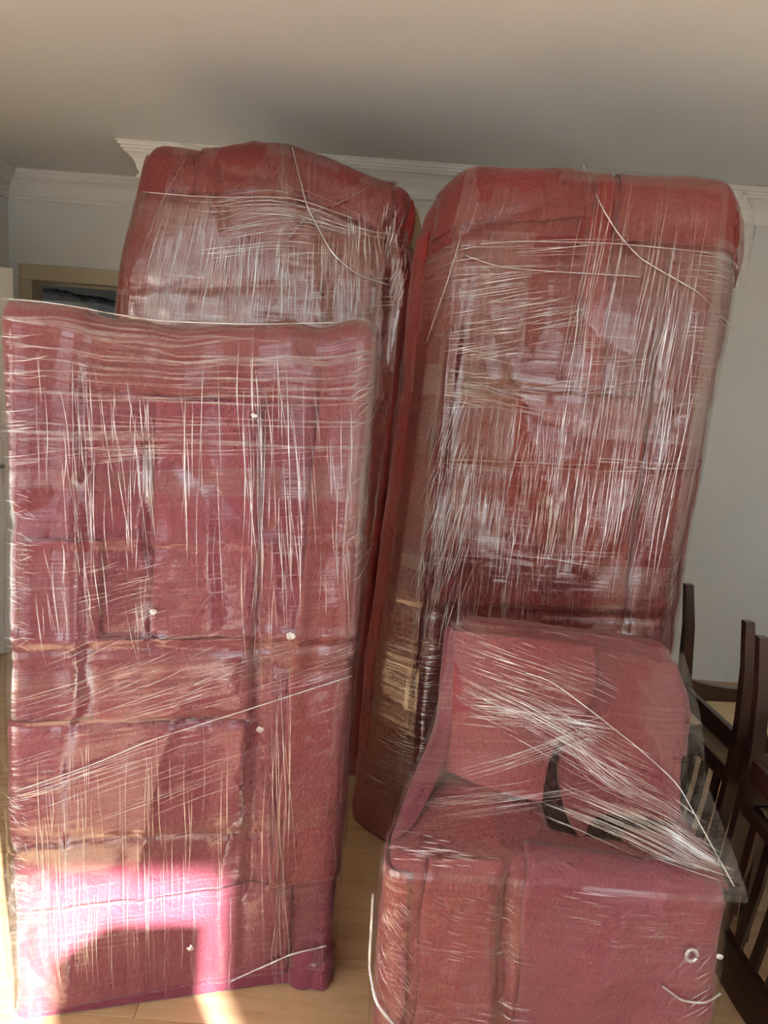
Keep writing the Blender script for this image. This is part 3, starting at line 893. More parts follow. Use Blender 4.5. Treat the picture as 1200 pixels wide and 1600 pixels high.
RW.band('film_band', M['film_clear'], rw, -0.42, 0.0, 2.02, 2.55, 0.0150, vertical=True, shear=0.2)
RW.streaks('film_wrinkles', M['pleat'], rw, STREAKS['right'], 0.0200, 5)
O = (0.49, 2.35, 0)
def loc(pts, o=O):
    return [(x - o[0], y - o[1], z - o[2]) for x, y, z in pts]
def on(W_, pts, off):
    return W_.pos(W_.unwrap(np.array([p[0] for p in pts]), np.array([p[1] for p in pts])), off, 0.35)
tube('film_strand', on(RW, [(0.01, 2.25), (0.06, 2.10), (0.12, 2.03), (0.19, 1.97), (0.37, 1.89), (0.50, 1.81)], 0.026), 0.0021, M['strand'], rw)
tube('film_strand', on(RW, [(-0.36, 1.955), (-0.25, 1.925), (-0.08, 1.92), (0.2, 1.922)], 0.025), 0.0016, M['strand'], rw)
tube('film_strand', on(RW, [(-0.43, 2.0), (-0.2, 2.003), (0.1, 2.005), (0.4, 2.0), (0.53, 1.99)], 0.025), 0.0016, M['strand'], rw)
tube('film_strand', on(RW, [(-0.38, 2.02), (-0.40, 1.9), (-0.44, 1.7)], 0.025), 0.0014, M['strand'], rw)
# loose ear of film and foam at the upper right corner
patch('film_ear', [[(0.455, 0.00, 2.17), (0.50, 0.05, 2.20), (0.545, 0.12, 2.19)], [(0.475, 0.01, 2.10), (0.545, 0.08, 2.12), (0.575, 0.14, 2.12)], [(0.49, 0.03, 2.01), (0.555, 0.1, 2.02), (0.582, 0.15, 2.03)], [(0.50, 0.04, 1.96), (0.545, 0.1, 1.93), (0.575, 0.14, 1.94)]],
      M['film_milky'], rw, 22, 26, 0.01, 0.012, 0, 4)
patch('foam_flap', [[(0.47, 0.02, 2.14), (0.505, 0.06, 2.13), (0.53, 0.10, 2.11)], [(0.475, 0.02, 2.06), (0.515, 0.06, 2.05), (0.545, 0.11, 2.03)], [(0.48, 0.02, 1.98), (0.51, 0.06, 1.96), (0.525, 0.09, 1.93)]],
      M['foam_deep'], rw, 14, 14, 0.004, 0.003, 0.006, 5)

# ---- left wardrobe
def warp_left(p):
    p = p.copy()
    z, x = p[..., 2], p[..., 0]
    p[..., 0] = x + sstep(-x, -0.05, 0.5) * (0.12 * sstep(z, 1.72, 2.41)) + 0.045 * sstep(x, 0.3, 0.5) * sstep(z, 0.6, 1.6) * (1 - sstep(z, 1.9, 2.2))
    t = sstep(z, 1.83, 2.32)
    p[..., 2] = z + t * (0.016 * np.sin(x * 13 + 1.0) - 0.10 * sstep(x, 0.12, 0.5) ** 1.2 - 0.02 * sstep(-x, 0.23, 0.46))
    return p
LW = Wrap(1.06, 2.335, 0.56, 0.07, 8.0, 0.011, 0.006, 0.0020,
          creases=[(-0.464, 2.156, 0.464, 2.168, -0.008, 0.012), (-0.498, 1.832, 0.116, 1.878, -0.007, 0.016), (0.45, 2.179, 0.44, 1.484, -0.014, 0.014),
                   (-0.197, 2.295, -0.139, 2.064, -0.01, 0.02), (0.116, 2.295, 0.162, 2.133, -0.008, 0.012), (0.359, 2.295, 0.093, 2.029, -0.008, 0.014), (-0.29, 2.284, 0.0, 2.214, -0.01, 0.018)],
          warp=warp_left)
lw = tag(empty('wrapped_wardrobe', (-0.512, 2.84, 0)), 'tall red film-wrapped wardrobe near the doorway, partly hidden by the low pink board', 'wardrobe', 'film wrapped wardrobes')
LW.body('foam_wrap', M['foam_red'], lw)
LW.sheet('foam_sheet', M['foam_red'], lw, -0.695, -0.232, 0.03, 2.295, 0.002, 0.006, shear=0.02)
LW.sheet('foam_sheet', M['foam_red'], lw, -0.255, 0.394, 1.252, 2.098, 0.002, 0.006, slant=-0.02)
LW.sheet('foam_sheet', M['foam_red'], lw, -0.301, 0.162, 2.179, 2.55, 0.002, 0.007, puff=0.012, slant=0.03)
LW.sheet('foam_sheet', M['foam_red'], lw, 0.139, 0.464, 2.156, 2.55, 0.002, 0.007, puff=0.008, slant=-0.2)
LW.sheet('foam_sheet', M['foam_deep'], lw, 0.464, 0.927, 0.03, 2.098, 0.003, 0.006)
LW.band('film_band', M['film_hazy'], lw, -1.101, 1.101, 1.716, 2.162, 0.0100, slant=0.012)
LW.band('film_band', M['film'], lw, -1.101, 1.101, 1.078, 1.809, 0.0120, slant=-0.03)
LW.band('film_band', M['film'], lw, -1.101, 1.101, 0.441, 1.16, 0.0105, slant=0.03)
LW.band('film_band', M['film'], lw, -1.101, 1.101, 0.03, 0.511, 0.0115)
LW.band('film_band', M['film'], lw, -0.394, 0.116, 1.50, 2.585, 0.0150, vertical=True, shear=-0.03)
LW.band('film_band', M['film_clear'], lw, 0.07, 0.487, 1.60, 2.55, 0.0165, vertical=True, shear=-0.02)
LW.streaks('film_wrinkles', M['pleat'], lw, STREAKS['left'], 0.0180, 9)
tube('film_strand', on(LW, [(0.099, 2.33), (0.165, 2.145), (0.261, 2.006), (0.348, 1.936), (0.435, 1.911)], 0.024), 0.0025, M['strand'], lw)
tube('film_strand', on(LW, [(0.371, 2.295), (0.29, 2.22), (0.174, 2.127), (0.1, 2.021)], 0.023), 0.0021, M['pleat_soft'], lw)
tube('film_strand', on(LW, [(-0.487, 2.156), (-0.232, 2.161), (0.116, 2.166), (0.348, 2.168)], 0.023), 0.0016, M['strand'], lw)
tube('film_strand', on(LW, [(-0.348, 2.295), (-0.417, 2.122), (-0.44, 1.948)], 0.02), 0.0015, M['pleat_soft'], lw)
# foam flap and cardboard edge poking out at the upper right corner
patch('foam_flap', [[(0.458, 0.0, 2.168), (0.498, 0.05, 2.214), (0.535, 0.06, 2.208)], [(0.475, 0.0, 2.11), (0.51, 0.04, 2.133), (0.545, 0.05, 2.133)], [(0.493, 0.0, 2.052), (0.516, 0.02, 2.046), (0.533, 0.03, 2.04)]],
      M['foam_deep'], lw, 14, 14, 0.006, 0.002, 0.006, 8)
patch('cardboard_edge', [[(0.524, 0.06, 2.203), (0.551, 0.075, 2.179), (0.57, 0.08, 2.122)], [(0.524, 0.05, 2.098), (0.551, 0.06, 2.064), (0.568, 0.07, 2.04)], [(0.527, 0.04, 1.994), (0.542, 0.05, 1.971), (0.551, 0.06, 1.948)]],
      M['card'], lw, 14, 14, 0.003, 0.002, 0.006, 9)

# ---- low flat panel at the front left
PYAW = math.atan2(0.215, 0.755)
def warp_panel(p):
    p = p.copy()
    z, x = p[..., 2], p[..., 0]
    t = sstep(z, 1.45, 1.69)
    p[..., 2] = z - t * (0.03 * np.exp(-((x + 0.08) / 0.22) ** 2) - 0.016 * sstep(x, 0.25, 0.36)) + t * 0.004 * np.sin(x * 40)
    k = sstep(-z, -0.16, -0.02)
    p[..., 1] -= 0.05 * k * np.exp(-((x - 0.36) / 0.06) ** 2) * sstep(-p[..., 1], -0.1, 0.02)
    return p
PN = Wrap(0.785, 1.69, 0.17, 0.036, 15.0, 0.008, 0.008, 0.0026, fscale=(5.5, 0.7),
          creases=[(-0.095, 1.40, -0.085, 0.95, -0.012, 0.012), (0.14, 1.55, 0.17, 0.30, -0.013, 0.014), (0.245, 1.60, 0.25, 0.9, 0.010, 0.022),
                   (-0.38, 0.966, 0.39, 0.965, 0.007, 0.014), (-0.38, 0.945, 0.39, 0.94, -0.006, 0.010), (-0.38, 0.765, 0.13, 0.765, -0.010, 0.012), (-0.38, 1.185, 0.39, 1.195, 0.006, 0.010), (-0.38, 1.17, 0.39, 1.18, -0.005, 0.008),
                   (0.14, 0.75, 0.20, 0.3, 0.010, 0.03), (-0.38, 0.49, 0.30, 0.45, -0.006, 0.012), (-0.26, 1.4, -0.25, 0.8, 0.007, 0.02), (-0.2, 0.9, -0.2, 0.76, -0.008, 0.01), (0.02, 1.4, 0.03, 1.0, 0.005, 0.02)],
          warp=warp_panel)
pn = tag(empty('wrapped_board', (-0.4225, 1.6925, 0), PYAW), 'low flat board wrapped in pink foam and film, its lower left corner in sun', 'wrapped board')
PN.body('foam_wrap', M['foam_pink'], pn, 0.008)
PN.sheet('foam_sheet', M['foam_pink'], pn, -0.36, -0.20, 0.955, 1.19, 0.002, 0.005)
PN.sheet('foam_sheet', M['foam_pink'], pn, -0.09, 0.145, 0.97, 1.52, 0.002, 0.004)
PN.sheet('foam_sheet', M['foam_rose'], pn, 0.24, 0.50, 0.30, 1.66, 0.002, 0.006, shear=0.05)
PN.sheet('foam_sheet', M['foam_pink'], pn, -0.42, 0.13, 0.46, 0.765, 0.002, 0.005, slant=-0.02)
PN.sheet('foam_sheet', M['foam_pink'], pn, -0.21, 0.14, 0.76, 0.965, 0.002, 0.005)
PN.sheet('foam_sheet', M['foam_rose'], pn, -0.40, 0.40, 1.52, 1.80, 0.002, 0.004, slant=-0.01)
PN.sheet('foam_sheet', M['foam_pink'], pn, -0.35, 0.27, 0.03, 0.30, 0.002, 0.005, slant=0.03)
PN.band('film_band', M['film'], pn, -0.56, 0.56, 1.30, 1.725, 0.012, slant=-0.012, detail=0.2)
PN.band('film_band', M['film'], pn, -0.56, 0.56, 0.85, 1.36, 0.0135, slant=0.06)
PN.band('film_band', M['film'], pn, -0.56, 0.56, 0.42, 0.93, 0.0125, slant=0.13)
PN.band('film_band', M['film_clear'], pn, -0.56, 0.56, 0.05, 0.50, 0.0145, slant=0.05)
PN.band('film_band', M['film_hazy'], pn, 0.34, 0.46, 0.25, 1.70, 0.0165, vertical=True)
PN.streaks('film_wrinkles', M['pleat'], pn, STREAKS['panel'], 0.0195, 13)
# broad soft pleats running across the upper third
soft = [(-0.36, 1.66 - 0.0185 * i, 0.36, 1.66 - 0.0185 * i + 0.012, -0.36, 1.655 - 0.0185 * i, 0.36, 1.657 - 0.0185 * i + 0.012, 0.8 + 0.08 * i, 0.3, 0.5, 0.9, 2, 17.0) for i in range(15)]
PN.streaks('film_pleats', M['pleat_soft'], pn, soft, 0.0188, 21, 14, dens=1.0)
tube('film_strand', on(PN, [(-0.37, 0.615), (-0.2, 0.675), (-0.1, 0.72), (0.1, 0.78), (0.38, 0.86)], 0.021), 0.0016, M['pleat'], pn)
tube('film_strand', on(PN, [(0.12, 0.045), (0.2, 0.075), (0.27, 0.105), (0.36, 0.125)], 0.022), 0.0026, M['strand'], pn)
tube('film_strand', on(PN, [(-0.40, 1.715), (-0.3, 1.70), (-0.1, 1.70), (0.1, 1.70), (0.3, 1.705)], 0.016), 0.0016, M['pleat'], pn)
# small knots where the film was torn
def knot(name, c, r, parent, m, seed=0, flat=(1, 0.5, 1)):
    bm = bmesh.new()
    bmesh.ops.create_icosphere(bm, subdivisions=3, radius=r)
    for v in bm.verts:
        n_ = 1 + 0.45 * float(fbm(np.array(v.co) / r * 1.6, seed, 3))
        v.co = Vector((v.co.x * flat[0], v.co.y * flat[1], v.co.z * flat[2])) * n_ + Vector(c)
    me = bpy.data.meshes.new(name); bm.to_mesh(me); bm.free()
    return link(name, me, m, parent)
for i, (u, v, r) in enumerate([(0.118, 1.485, 0.010), (-0.086, 1.03, 0.012), (0.165, 0.735, 0.012), (0.225, 0.975, 0.014), (0.02, 0.155, 0.012)]):
    knot('film_knot', on(PN, [(u, v)], 0.020)[0], r * 0.6, pn, M['pleat'], i + 2)
# loose skirt of film at the bottom left and the bulged foam foot at the bottom right
patch('film_skirt', [[(-0.40, 0.03, 0.42), (-0.37, -0.025, 0.41), (-0.30, -0.028, 0.42)], [(-0.425, 0.02, 0.33), (-0.39, -0.035, 0.31), (-0.30, -0.03, 0.32)], [(-0.43, 0.01, 0.15), (-0.385, -0.05, 0.14), (-0.29, -0.035, 0.16)], [(-0.435, 0.0, 0.006), (-0.38, -0.07, 0.004), (-0.27, -0.045, 0.006)]],
      M['film_hazy'], pn, 24, 32, 0.004, 0.006, 0, 6)
FOOT = Wrap(0.13, 0.13, 0.15, 0.05, 31.0, 0.006, 0.003, 0.002)
ft = FOOT.body('foam_foot', M['foam_pink'], pn, 0.008)
ft.location = (0.335, -0.035, 0.0)

# ---- wrapped armchair
AO = (0.43, 1.46, 0)
ac = tag(empty('wrapped_armchair', AO), 'armchair wrapped in pink foam under a taut tent of clear film', 'armchair')
def warp_seat(p):
    p = p.copy()
    x, y, z = p[..., 0], p[..., 1], p[..., 2]
    t = sstep(z, 0.42, 0.58)
    well = sstep(x, -0.02, 0.06) * sstep(-x, -0.30, -0.22) * sstep(y, 0.12, 0.17) * sstep(-y, -0.46, -0.40)
    p[..., 2] = z - t * (0.15 * well) + t * 0.075 * np.exp(-((x + 0.16) / 0.16) ** 2 - ((y - 0.24) / 0.13) ** 2)
    x = x + 0.14 * sstep(-x, 0.0, 0.37) * sstep(y, 0.08, 0.48)
    p[..., 0] = x - 0.02 * (1 - sstep(z, 0.0, 0.5)) * np.sign(x) * sstep(np.abs(x), 0.2, 0.36)
    return p
ST = Wrap(0.745, 0.60, 0.62, 0.055, 41.0, 0.010, 0.009, 0.003, fscale=(6.0, 1.2),
          creases=[(-0.115, 0.56, -0.085, 0.0, -0.030, 0.016), (-0.29, 0.50, -0.28, 0.05, -0.010, 0.012), (0.13, 0.5, 0.06, 0.1, 0.008, 0.03), (0.22, 0.5, 0.18, 0.1, -0.008, 0.02), (-0.2, 0.35, -0.2, 0.1, 0.008, 0.03)],
          warp=warp_seat)
ST.body('seat_foam', M['foam_rose'], ac, 0.009)
ST.sheet('foam_sheet', M['foam_pink'], ac, -0.065, 0.365, 0.03, 0.655, 0.004, 0.008, shear=-0.03, rag=0.006, slant=-0.06)
ST.sheet('foam_sheet', M['foam_rose'], ac, -0.285, -0.115, 0.03, 0.62, 0.003, 0.007, shear=0.02)
ST.sheet('foam_sheet', M['foam_rose'], ac, -0.75, -0.315, 0.03, 0.56, 0.003, 0.006)
BK = Wrap(0.57, 0.56, 0.15, 0.05, 47.0, 0.010, 0.007, 0.003)
bk = BK.body('back_foam', M['foam_rose'], ac, 0.009)
bk.location = (0.055, 0.37, 0.41)
bk.rotation_euler = (math.radians(-9), math.radians(2.5), 0)
def A(rows):
    return [[(x - AO[0], y - AO[1], z) for x, y, z in r] for r in rows]
patch('foam_flap', A([[(0.20, 1.86, 0.972), (0.37, 1.835, 0.976), (0.552, 1.835, 0.968)], [(0.20, 1.79, 0.862), (0.36, 1.765, 0.866), (0.535, 1.755, 0.86)], [(0.20, 1.72, 0.758), (0.33, 1.685, 0.755), (0.445, 1.70, 0.75)], [(0.195, 1.69, 0.68), (0.31, 1.64, 0.665), (0.412, 1.625, 0.655)]]),
      M['foam_rose'], ac, 30, 34, 0.006, 0.003, 0.007, 3, (0, -0.85, 0.5))
patch('foam_flap', A([[(0.545, 1.88, 0.955), (0.66, 1.87, 0.945), (0.775, 1.87, 0.922)], [(0.515, 1.80, 0.85), (0.65, 1.80, 0.84), (0.785, 1.80, 0.815)], [(0.462, 1.715, 0.71), (0.61, 1.71, 0.70), (0.765, 1.73, 0.70)], [(0.478, 1.63, 0.62), (0.60, 1.68, 0.635), (0.755, 1.68, 0.635)], [(0.505, 1.59, 0.588), (0.565, 1.65, 0.62), (0.745, 1.66, 0.605)]]),
      M['foam_rose'], ac, 30, 38, 0.008, 0.003, 0.007, 5, (0, -0.85, 0.5))
patch('foam_side', A([[(0.182, 1.94, 0.945), (0.19, 1.91, 0.965), (0.212, 1.87, 0.955)], [(0.174, 1.86, 0.84), (0.182, 1.82, 0.85), (0.216, 1.80, 0.85)], [(0.165, 1.80, 0.74), (0.178, 1.76, 0.75), (0.208, 1.74, 0.755)], [(0.112, 1.68, 0.65), (0.135, 1.66, 0.665), (0.168, 1.645, 0.68)], [(0.068, 1.53, 0.59), (0.085, 1.53, 0.605), (0.115, 1.555, 0.612)]]),
      M['foam_pink'], ac, 14, 40, 0.004, 0.002, 0.006, 7, (-0.3, -0.8, 0.5))
patch('foam_side', A([[(0.755, 1.87, 0.935), (0.78, 1.90, 0.92), (0.79, 1.93, 0.89)], [(0.785, 1.82, 0.84), (0.81, 1.85, 0.83), (0.815, 1.90, 0.81)], [(0.77, 1.75, 0.73), (0.795, 1.78, 0.72), (0.80, 1.85, 0.70)]]),
      M['foam_pink'], ac, 14, 26, 0.004, 0.002, 0.006, 8, (0.5, -0.8, 0.3))
patch('foam_flap', A([[(0.60, 1.63, 0.60), (0.70, 1.62, 0.605), (0.79, 1.62, 0.60)], [(0.60, 1.57, 0.585), (0.70, 1.54, 0.59), (0.795, 1.54, 0.585)], [(0.62, 1.52, 0.57), (0.71, 1.49, 0.575), (0.795, 1.48, 0.57)]]),
      M['foam_rose'], ac, 20, 20, 0.006, 0.003, 0.006, 18, (0, -0.5, 0.9))
# the film tent from the top of the back down to the front edge
tent = [[(0.19, 1.90, 0.985), (0.37, 1.85, 0.995), (0.56, 1.87, 0.985), (0.70, 1.87, 0.965), (0.785, 1.89, 0.945)],
        [(0.165, 1.80, 0.80), (0.36, 1.74, 0.84), (0.53, 1.745, 0.85), (0.69, 1.76, 0.835), (0.822, 1.83, 0.815)],
        [(0.10, 1.655, 0.665), (0.30, 1.60, 0.705), (0.47, 1.60, 0.71), (0.68, 1.61, 0.715), (0.808, 1.69, 0.70)],
        [(0.055, 1.51, 0.60), (0.25, 1.49, 0.625), (0.45, 1.49, 0.64), (0.66, 1.49, 0.625), (0.815, 1.52, 0.61)],
        [(0.045, 1.45, 0.56), (0.25, 1.435, 0.57), (0.45, 1.43, 0.58), (0.66, 1.43, 0.57), (0.82, 1.455, 0.56)]]
tent = [[(x, y - 0.014 - (0.014 if k < 2 else 0.0), z + 0.010) for x, y, z in r] for k, r in enumerate(tent)]
patch('film_tent', A(tent), M['film'], ac, 46, 60, 0.0, 0.003, 0, 11, (0, -0.8, 0.6))
ST.band('film_band', M['film'], ac, -0.85, 0.85, 0.10, 0.57, 0.018, slant=0.0)
def tent_streaks(name, lines, m, seed):
    """pleats in the tent: lines (start, end, count, spread, width) in world coordinates"""
    rng_ = np.random.RandomState(seed)
    V, F = [], []
    R = np.asarray(A(tent), float)
    def S(s, t):
        i = min(int(t * 4), 3); f = t * 4 - i
        j = min(int(s * 4), 3); g_ = s * 4 - j
        return (R[i, j] * (1 - g_) + R[i, j + 1] * g_) * (1 - f) + (R[i + 1, j] * (1 - g_) + R[i + 1, j + 1] * g_) * f
    for (s0, t0, s1, t1, cnt, sp, fr0, fr1, w) in lines:
        for _ in range(cnt):
            ds, dt = rng_.normal(0, sp, 2)
            L = rng_.uniform(fr0, fr1)
            a = rng_.uniform(0, 1 - L)
            k = 6
            prev = []
            base = sum(len(x) for x in V)
            wd = w * rng_.uniform(0.4, 1.0)
            pts = []
            for q in range(k + 1):
                f = a + L * q / k
                s_ = min(max(s0 + (s1 - s0) * f + ds, 0.01), 0.99)
                t_ = min(max(t0 + (t1 - t0) * f + dt, 0.01), 0.99)
                pts.append(S(s_, t_) + np.array([0, -0.006, 0.004]))
            pts = np.array(pts)
            d = pts[-1] - pts[0]
            n_ = np.array([0, -0.8, 0.6])
            side = np.cross(d, n_); side /= max(np.linalg.norm(side), 1e-6)
            rows = []
            for q in range(k + 1):
                ww = wd * 0.5 * math.sin(PI * (0.04 + 0.92 * q / k))
                rows += [pts[q] - side * ww, pts[q] + n_ * ww * 0.75, pts[q] + side * ww]
            V.append(np.array(rows))
            for q in range(k):
                for c in range(2):
                    i0 = base + q * 3 + c
                    F.append((i0, i0 + 1, i0 + 4, i0 + 3))
    o = link(name, mesh_np(name, np.concatenate(V), F), m, ac)
    o['kind'] = 'stuff'
tent_streaks('film_wrinkles', [
    (0.05, 0.06, 0.60, 0.22, 70, 0.05, 0.08, 0.35, 0.0014),
    (0.05, 0.18, 0.75, 0.48, 84, 0.035, 0.1, 0.45, 0.0014),
    (0.05, 0.27, 0.60, 0.32, 70, 0.02, 0.08, 0.3, 0.0014),
    (0.30, 0.25, 0.95, 0.72, 56, 0.03, 0.15, 0.5, 0.0011),
    (0.45, 0.50, 0.98, 0.80, 64, 0.02, 0.12, 0.5, 0.0016),
    (0.40, 0.56, 0.98, 0.86, 56, 0.02, 0.12, 0.5, 0.0015),
    (0.08, 0.50, 0.60, 0.30, 42, 0.02, 0.2, 0.6, 0.0008),
    (0.06, 0.62, 0.55, 0.50, 36, 0.03, 0.2, 0.6, 0.0007),
    (0.02, 0.80, 0.25, 0.84, 42, 0.04, 0.1, 0.3, 0.0012)], M['pleat'], 3)
ST.streaks('film_wrinkles', M['pleat'], ac, [
    (-0.27, 0.53, -0.10, 0.53, -0.27, 0.44, -0.10, 0.44, -12, 10, 0.01, 0.04, 40, 1.8),
    (-0.28, 0.42, -0.06, 0.42, -0.28, 0.38, -0.06, 0.38, -5, 5, 0.02, 0.07, 26, 1.6),
    (-0.28, 0.29, -0.06, 0.29, -0.28, 0.22, -0.06, 0.22, -8, 5, 0.02, 0.09, 40, 1.6),
    (-0.38, 0.50, -0.30, 0.50, -0.38, 0.22, -0.30, 0.22, -50, 10, 0.02, 0.06, 70, 1.6),
    (0.26, 0.45, 0.37, 0.45, 0.26, 0.30, 0.37, 0.30, 50, 12, 0.02, 0.08, 16, 2.4),
    (0.0, 0.58, 0.36, 0.56, 0.0, 0.45, 0.36, 0.45, -3, 4, 0.02, 0.10, 36, 1.1)], 0.0235, 31)
AL = lambda pts: [(x - AO[0], y - AO[1], z) for x, y, z in pts]
tube('film_strand', AL([(0.36, 1.715, 0.93), (0.417, 1.70, 0.922), (0.519, 1.655, 0.866), (0.621, 1.625, 0.802), (0.706, 1.60, 0.739), (0.752, 1.56, 0.666), (0.80, 1.47, 0.585)]), 0.0016, M['strand'], ac)
tube('film_strand', [tuple(p) for p in on(ST, [(-0.44, 0.46), (-0.41, 0.30), (-0.37, 0.245), (-0.31, 0.20), (-0.25, 0.165), (-0.2, 0.14)], 0.026)], 0.0036, M['strand'], ac)
tube('film_strand', [tuple(p) for p in on(ST, [(0.235, 0.365), (0.28, 0.335), (0.33, 0.33), (0.37, 0.34)], 0.026)], 0.0028, M['strand'], ac)
c = on(ST, [(0.286, 0.443)], 0.026)[0]
ring = [(c[0] + 0.012 * math.cos(a), c[1], c[2] + 0.014 * math.sin(a)) for a in np.linspace(0, 5.9, 12)]
tube('film_knot', ring, 0.0045, M['strand'], ac, 7, 4, 2)
knot('film_knot', on(ST, [(0.345, 0.435)], 0.026)[0], 0.006, ac, M['strand'], 4)
knot('film_knot', on(ST, [(-0.37, 0.06)], 0.026)[0] + np.array([-0.01, 0, 0.01]), 0.014, ac, M['pleat'], 6)

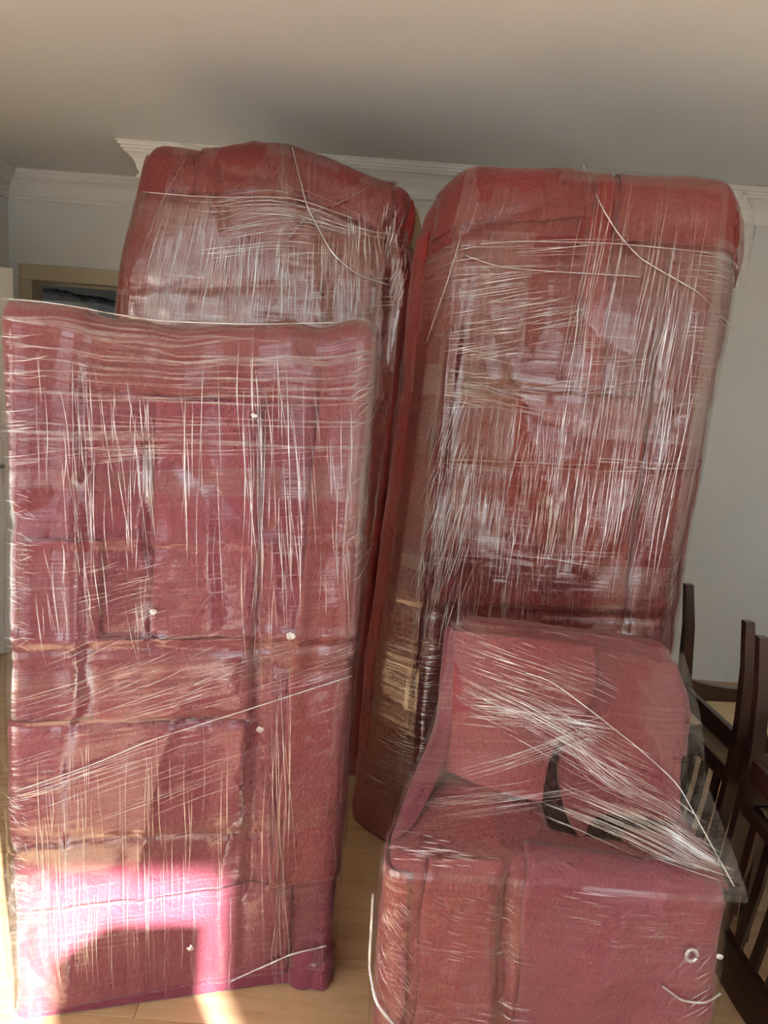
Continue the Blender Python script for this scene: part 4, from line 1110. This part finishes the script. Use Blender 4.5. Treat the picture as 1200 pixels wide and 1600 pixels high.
# ================================================================== stacked dining chairs
def chair_parts():
    """upright chair facing +x; back posts at x=0; returns list of (name, mesh)"""
    out = []
    def add(name, build, m):
        bm = bmesh.new(); build(bm)
        me = bpy.data.meshes.new(name); bm.to_mesh(me); bm.free()
        me.materials.append(m)
        out.append((name, me))
    def bar(bm, pts, wx, wy):
        """square bar through points"""
        rings = []
        for i, p in enumerate(pts):
            a, b = (wx[i], wy[i]) if isinstance(wx, (list, tuple)) else (wx, wy)
            rings.append([bm.verts.new((p[0] + sx * a / 2, p[1] + sy * b / 2, p[2])) for sx, sy in ((-1, -1), (1, -1), (1, 1), (-1, 1))])
        for r0, r1 in zip(rings[:-1], rings[1:]):
            for q in range(4):
                bm.faces.new((r0[q], r0[(q + 1) % 4], r1[(q + 1) % 4], r1[q]))
        bm.faces.new(rings[0][::-1]); bm.faces.new(rings[-1])
        bmesh.ops.recalc_face_normals(bm, faces=bm.faces)
    hw, dp, sh = 0.20, 0.42, 0.43
    for sy in (-1, 1):
        pts = [(-0.035, sy * hw, 0.0), (-0.012, sy * hw, 0.15), (0.0, sy * hw, 0.32), (0.0, sy * hw, 0.45), (-0.012, sy * hw, 0.6), (-0.03, sy * hw, 0.78), (-0.055, sy * hw, 0.93)]
        add('back_post', lambda bm, p=pts: bar(bm, p, [0.028, 0.034, 0.04, 0.042, 0.038, 0.034, 0.03], [0.026, 0.028, 0.03, 0.03, 0.03, 0.028, 0.028]), M['chairwood'])
        pts2 = [(dp, sy * (hw + 0.01), 0.0), (dp, sy * (hw + 0.01), 0.2), (dp, sy * (hw + 0.01), sh)]
        add('front_leg', lambda bm, p=pts2: bar(bm, p, [0.026, 0.032, 0.04], [0.026, 0.032, 0.04]), M['chairwood'])
        def rail(bm, y=sy * hw):
            n = 10
            rings = []
            for i in range(n + 1):
                t = i / n
                x = 0.015 + t * (dp - 0.03)
                drop = 0.055 + 0.03 * (2 * t - 1) ** 2 * (1 if t < 0.5 else 1)
                rings.append([bm.verts.new((x, y - 0.011, sh)), bm.verts.new((x, y + 0.011, sh)), bm.verts.new((x, y + 0.011, sh - drop)), bm.verts.new((x, y - 0.011, sh - drop))])
            for r0, r1 in zip(rings[:-1], rings[1:]):
                for q in range(4): bm.faces.new((r0[q], r0[(q + 1) % 4], r1[(q + 1) % 4], r1[q]))
            bm.faces.new(rings[0]); bm.faces.new(rings[-1][::-1])
            bmesh.ops.recalc_face_normals(bm, faces=bm.faces)
        add('side_rail', rail, M['chairwood'])
    add('front_rail', lambda bm: box_bm(bm, dp - 0.011, dp + 0.011, -hw, hw, sh - 0.065, sh, 0.003), M['chairwood'])
    add('rear_rail', lambda bm: box_bm(bm, -0.011, 0.011, -hw, hw, sh - 0.065, sh, 0.003), M['chairwood'])
    def crest(bm):
        n = 10
        rings = []
        for i in range(n + 1):
            t = i / n * 2 - 1
            y = t * (hw + 0.012)
            bow = -0.02 * (1 - t * t)
            rings.append([bm.verts.new((-0.045 + bow, y, 0.845)), bm.verts.new((-0.023 + bow, y, 0.845)), bm.verts.new((-0.045 + bow, y, 0.945 + 0.012 * (1 - t * t))), bm.verts.new((-0.067 + bow, y, 0.945 + 0.012 * (1 - t * t)))])
        for r0, r1 in zip(rings[:-1], rings[1:]):
            for q in range(4): bm.faces.new((r0[q], r0[(q + 1) % 4], r1[(q + 1) % 4], r1[q]))
        bm.faces.new(rings[0]); bm.faces.new(rings[-1][::-1])
        bmesh.ops.recalc_face_normals(bm, faces=bm.faces)
    add('crest_rail', crest, M['chairwood'])
    add('lower_back_rail', lambda bm: box_bm(bm, -0.016, 0.006, -hw, hw, 0.50, 0.535, 0.003), M['chairwood'])
    for i in range(4):
        y = (i - 1.5) * 0.082
        pts = [(-0.006, y, 0.525), (-0.016, y, 0.65), (-0.032, y, 0.76), (-0.05, y, 0.87)]
        add('back_slat', lambda bm, p=pts: bar(bm, p, 0.011, 0.034), M['chairwood'])
    def cushion(bm):
        n = 12
        for iz in range(1):
            pass
        rows = []
        for i in range(n + 1):
            r = []
            for j in range(n + 1):
                a, b = i / n * 2 - 1, j / n * 2 - 1
                x = dp / 2 + 0.012 + a * (dp / 2 - 0.0)
                y = b * (hw - 0.0) * (1 + 0.06 * a)
                e = (1 - a ** 6) * (1 - b ** 6)
                r.append(bm.verts.new((x, y, sh + 0.004 + 0.042 * e ** 0.5)))
            rows.append(r)
        for i in range(n):
            for j in range(n):
                bm.faces.new((rows[i][j], rows[i + 1][j], rows[i + 1][j + 1], rows[i][j + 1])).smooth = True
        ring = [rows[i][0] for i in range(n + 1)] + [rows[n][j] for j in range(1, n + 1)] + [rows[i][n] for i in range(n - 1, -1, -1)] + [rows[0][j] for j in range(n - 1, 0, -1)]
        bot = [bm.verts.new((v.co.x, v.co.y, sh - 0.006)) for v in ring]
        m_ = len(ring)
        for q in range(m_):
            bm.faces.new((ring[q], bot[q], bot[(q + 1) % m_], ring[(q + 1) % m_]))
        bm.faces.new(bot)
        bmesh.ops.recalc_face_normals(bm, faces=bm.faces)
    add('seat_cushion', cushion, M['cushion'])
    return out
CP = chair_parts()
SEAT = 0.476
def chair(loc_, rz, inverted, label):
    e = tag(empty('dining_chair', loc_), label, 'chair', 'dark dining chairs stacked seat to seat')
    e.rotation_euler = (PI, 0, rz) if inverted else (0, 0, rz)
    for nm, me in CP:
        o = bpy.data.objects.new(nm, me)
        COL.objects.link(o)
        o.parent = e
        if nm == 'seat_cushion':
            o['label'] = 'cream upholstered seat cushion'
    return e
ZT = 2 * SEAT + 0.002
chair((1.125, 2.405, ZT), math.radians(4), True, 'dark wooden dining chair upside down, the farther one with two legs pointing up')
chair((1.595, 2.42, 0), math.radians(184), False, 'dark wooden dining chair upright on the floor under the farther upturned chair')
chair((1.12, 1.86, ZT), math.radians(2), True, 'dark wooden dining chair upside down, the nearer one cut by the right picture edge')
chair((1.60, 1.87, 0), math.radians(182), False, 'dark wooden dining chair upright on the floor under the nearer upturned chair')

# unseen carton added behind the camera to shade part of the sun patch
cb = tag(empty('shadow_carton', (0.70, -0.50, 0)), 'tall brown cardboard carton added out of view to cast a shadow on the board', 'carton')
box('body', -0.13, 0.13, -0.13, 0.13, 0.0, 1.06, M['card'], cb, 0.012)
box('flap', -0.13, 0.13, -0.13, -0.002, 1.06, 1.066, M['card'], cb)
box('flap', -0.13, 0.13, 0.002, 0.13, 1.06, 1.066, M['card'], cb)
